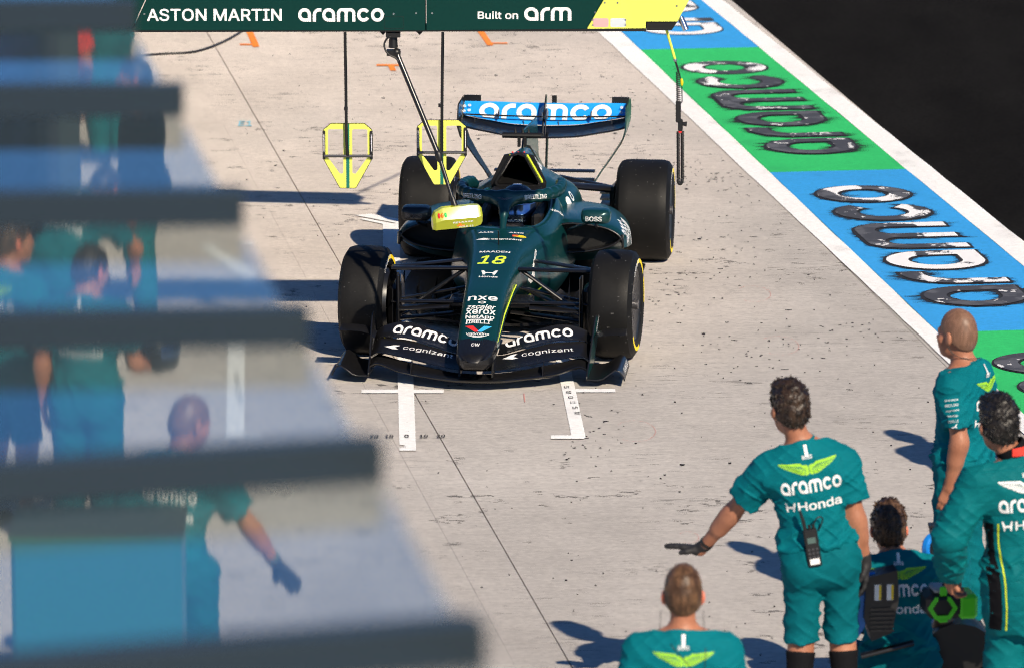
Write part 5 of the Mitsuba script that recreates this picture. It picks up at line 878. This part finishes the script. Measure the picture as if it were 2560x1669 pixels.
add(tool + '__top', move(bx((-.07, -.05, .055), (.05, .06, .078), .008), TM), 'mat_tool_grey', smooth=20); add(tool + '__badge', move(bx((-.045, -.055, .045), (-.015, -.045, .085), .003), TM), 'mat_tool_green'); add(tool + '__handle', move(tube([(-.01, .0, .07), (.01, .0, .11), (.045, .0, .17), (.075, .02, .19)], [.018, .016, .016, .014], 12), TM), 'mat_plastic', smooth=True)
add(tool + '__nozzle', move(tube([(-.02, .08, 0), (-.02, .22, -.02), (-.02, .34, -.04)], [.04, .032, .028], 14), TM), 'mat_plastic', smooth=True)
for z in (-.02, .012): add(tool + '__battery__vent', move(bx((.05, -.0675, z), (.08, -.0655, z + .010)), TM), 'mat_plastic')
jk = thing('wheel_jack', 'blue and black quick lift jack with stickers standing between the tall and the kneeling mechanic', 'jack')
JM = frame((1.80, 29.12, .55), nrm((1, .1, 0)), nrm((-.1, 1, 0)), (0, 0, 1))
add(jk + '__frame', move(tube([(-.095, 0, -.16), (-.085, 0, .0), (-.06, .0, .2), (-.035, 0, .235), (.01, 0, .24)], .014, 12), JM), 'mat_jack_blue', smooth=True); add(jk + '__leg', move(tube([(-.09, .02, -.5), (-.09, .02, -.12)], .02, 12), JM), 'mat_plastic', smooth=True); add(jk + '__side_plate', move(prism(Polygon([(-.10, -.12), (-.04, -.02), (-.04, .16), (-.075, .18), (-.12, .05), (-.13, -.1)]), .04, frame((0, .02, 0), (1, 0, 0), (0, 0, 1), (0, -1, 0))), JM), 'mat_jack_blue')
add(jk + '__housing', move(fix(trimesh.convex.convex_hull(np.array([(x, y, z) for x, z in ((-.04, .235), (.115, .27), (.125, .12), (.09, -.05), (-.01, -.09), (-.05, .03)) for y in (-.05, .08)]))), JM), 'mat_plastic', smooth=25)
for x in (.0, .062): add(jk + '__sticker', move(bx((x, -.0535, .12), (x + .034, -.0515, .20)), JM), 'mat_white_print'); add(jk + '__sticker_yellow', move(bx((x + .022, -.0550, .122), (x + .0335, -.0536, .198)), JM), 'mat_yellow')
for i in range(6): add(jk + '__fin', move(bx((-.02, -.058, -.04 + .022 * i), (.10, -.051, -.03 + .022 * i)), JM), 'mat_carbon')
add(jk + '__foot_bar', move(strut((-.06, -.03, -.17), (.2, -.06, -.10), .05, .03), JM), 'mat_carbon', smooth=30); add(jk + '__base', move(bx((-.12, -.1, -.548), (.06, .12, -.50), .01), JM), 'mat_plastic')
tr = thing('trolley', 'small trolley with a blue tyred caster beside the sleeve of the crew member in overalls', 'trolley')
CM = frame((2.235, 30.35, .64), (1, 0, 0), (0, 1, 0), (0, 0, 1))
wm = fix(trimesh.creation.revolve(np.array([(.055, -.02), (.068, -.022), (.074, -.012), (.074, .012), (.068, .022), (.055, .02), (.055, -.02)]), sections=36)); cm = CM @ frame((-.05, -.02, 0), nrm((.0, .75, 0)), (0, 0, 1), nrm((1, -.9, 0)))
cm = CM @ frame((-.05, -.02, 0), nrm((.9, 1, 0)), (0, 0, 1), np.cross(nrm((.9, 1, 0)), (0, 0, 1)))
add(tr + '__caster__tyre', move(wm, cm), 'mat_jack_blue', smooth=30); add(tr + '__caster__hub', move(trimesh.creation.cylinder(.056, .03, sections=28), cm), 'mat_plastic', smooth=30); add(tr + '__caster__axle', move(trimesh.creation.cylinder(.012, .06, sections=16), cm), 'mat_chrome', smooth=30)
add(tr + '__caster__fork', move(cat(bx((-.07, -.03, .07), (.02, .03, .10), .005), strut((-.03, -.045, .08), (-.05, -.05, .0), .03, .008)), CM), 'mat_grey_metal'); add(tr + '__plate', move(bx((-.075, -.04, .10), (.12, .05, .115), .003), CM), 'mat_plastic')
add(tr + '__leg', move(cat(bx((.05, -.04, -.64), (.10, .04, .10), .006), bx((-.04, -.2, -.64), (.3, .2, -.60), .01)), CM), 'mat_plastic')
fan = thing('cooling_fan', 'black brake cooling fan with hanging straps standing below the green blower', 'fan')
FM = frame((2.26, 29.5, .33), (1, 0, 0), (0, 1, 0), (0, 0, 1)); rr = np.random.RandomState(5)
add(fan + '__shroud', move(fix(trimesh.convex.convex_hull(np.array([(.17 * math.cos(a), y, .13 * math.sin(a)) for a in np.linspace(0, 6.28, 18) for y in (-.08, .12)]))), FM), 'mat_plastic', smooth=30)
for i in range(5):
    a = rr.uniform(-.12, .12); add(fan + '__strap', move(strut((a, -.06, -.08), (a + rr.uniform(-.07, .07), -.09, -.26 - rr.uniform(0, .05)), .06, .012, (1, 0, 0)), FM), 'mat_dark_cloth', smooth=30)
for s in (-1, 1): add(fan + '__leg', move(tube([(s * .1, 0, -.1), (s * .14, .02, -.325)], .014, 8), FM), 'mat_plastic', smooth=True)
# ---------------------------------------------------------------- under the canopy
cab = thing('tool_cabinet', 'large plain teal tool cabinet with a dark top at the bottom left behind the glass', 'cabinet')
mat('mat_cabinet', base_color=(.004, .15, .20), roughness=.4, clearcoat=.4)
KM = frame((-1.95, 27.4, 0), nrm((1, .02, 0)), nrm((-.02, 1, 0)), (0, 0, 1))
add(cab + '__case', move(bx((-.40, .012, .08), (.40, .60, 1.36), .008), KM), 'mat_cabinet'); add(cab + '__door', move(bx((-.385, .0, .10), (.375, .0105, 1.34), .004), KM), 'mat_cabinet'); add(cab + '__worktop', move(bx((-.41, -.005, 1.362), (.41, .61, 1.392), .004), KM), mat('mat_worktop', base_color=(.01, .03, .035), roughness=.5)); add(cab + '__edge_strip', move(bx((-.412, -.011, 1.366), (.412, -.006, 1.380), .001), KM), 'mat_board_green')
for x in (-.33, .33):
    for y in (.08, .52): add(cab + '__caster', move(trimesh.creation.cylinder(.04, .03, sections=20, transform=frame((x, y, .04), (0, 1, 0), (0, 0, 1), (1, 0, 0))), KM), 'mat_plastic', smooth=30)
hl = thing('helmet', 'black crew helmet on the arm of the dark haired mechanic behind the glass', 'helmet')
hc_ = wgun['out'](trimesh.Trimesh([wgun['J']['WR'] + V3(.03, .08, .1)] * 3, [[0, 1, 2]], process=False)).vertices[0]
he = union([ell(hc_, (.13, .15, .14)), cap(hc_ + (0, .05, -.08), hc_ + (.05, .08, -.08), .07)], .04); add(hl + '__shell', surface_nets(he, hc_ - .25, hc_ + .25, .01), 'mat_plastic', smooth=True); add(hl + '__visor', surface_nets(lambda p: np.maximum(np.maximum(he(p) - .004, np.abs(p[:, 2] - hc_[2]) - .04), hc_[0] + .03 - p[:, 0]), hc_ - .25, hc_ + .25, .008), 'mat_visor', smooth=True)
gb = thing('pit_garage', 'dark open garage front with white light strips along the left edge behind the glass', 'garage')
mat('mat_garage_dark', base_color=(.02, .035, .04), roughness=.6); mat('mat_strip_white', base_color=(.75, .78, .75), roughness=.4)
GM = lane_frame(-1.7, 0, 0)
add(gb + '__wall', move(bx((-.3, 10.5, 0), (-.15, 40, 4.2), .01), GM), 'mat_garage_dark'); add(gb + '__fascia', move(bx((-.45, 10.5, 3.2), (-.05, 40, 4.4), .02), GM), 'mat_gantry_green')
for s, z0 in ((11.2, .1), (13.2, .1), (15.6, .1), (16.6, .1)): add(gb + '__light_strip', move(bx((-.149, s, z0), (-.115, s + .05, 3.1), .004), GM), 'mat_strip_white')
for s in (12.2, 14.4): add(gb + '__marker', move(bx((-.149, s, 1.5), (-.12, s + .12, 1.9), .004), GM), 'mat_lime')
cb = thing('cable', 'thin black cable lying on the concrete below the gantry at upper left', 'cable')
add(cb, tube(CubicSpline(np.arange(5), np.array([(-3.4, 50.6, .01), (-2.95, 51.0, .01), (-2.7, 51.15, .01), (-2.45, 51.9, .01), (-2.3, 53, .01)]))(np.linspace(0, 4, 60)), .011, 6), 'mat_plastic', smooth=True)
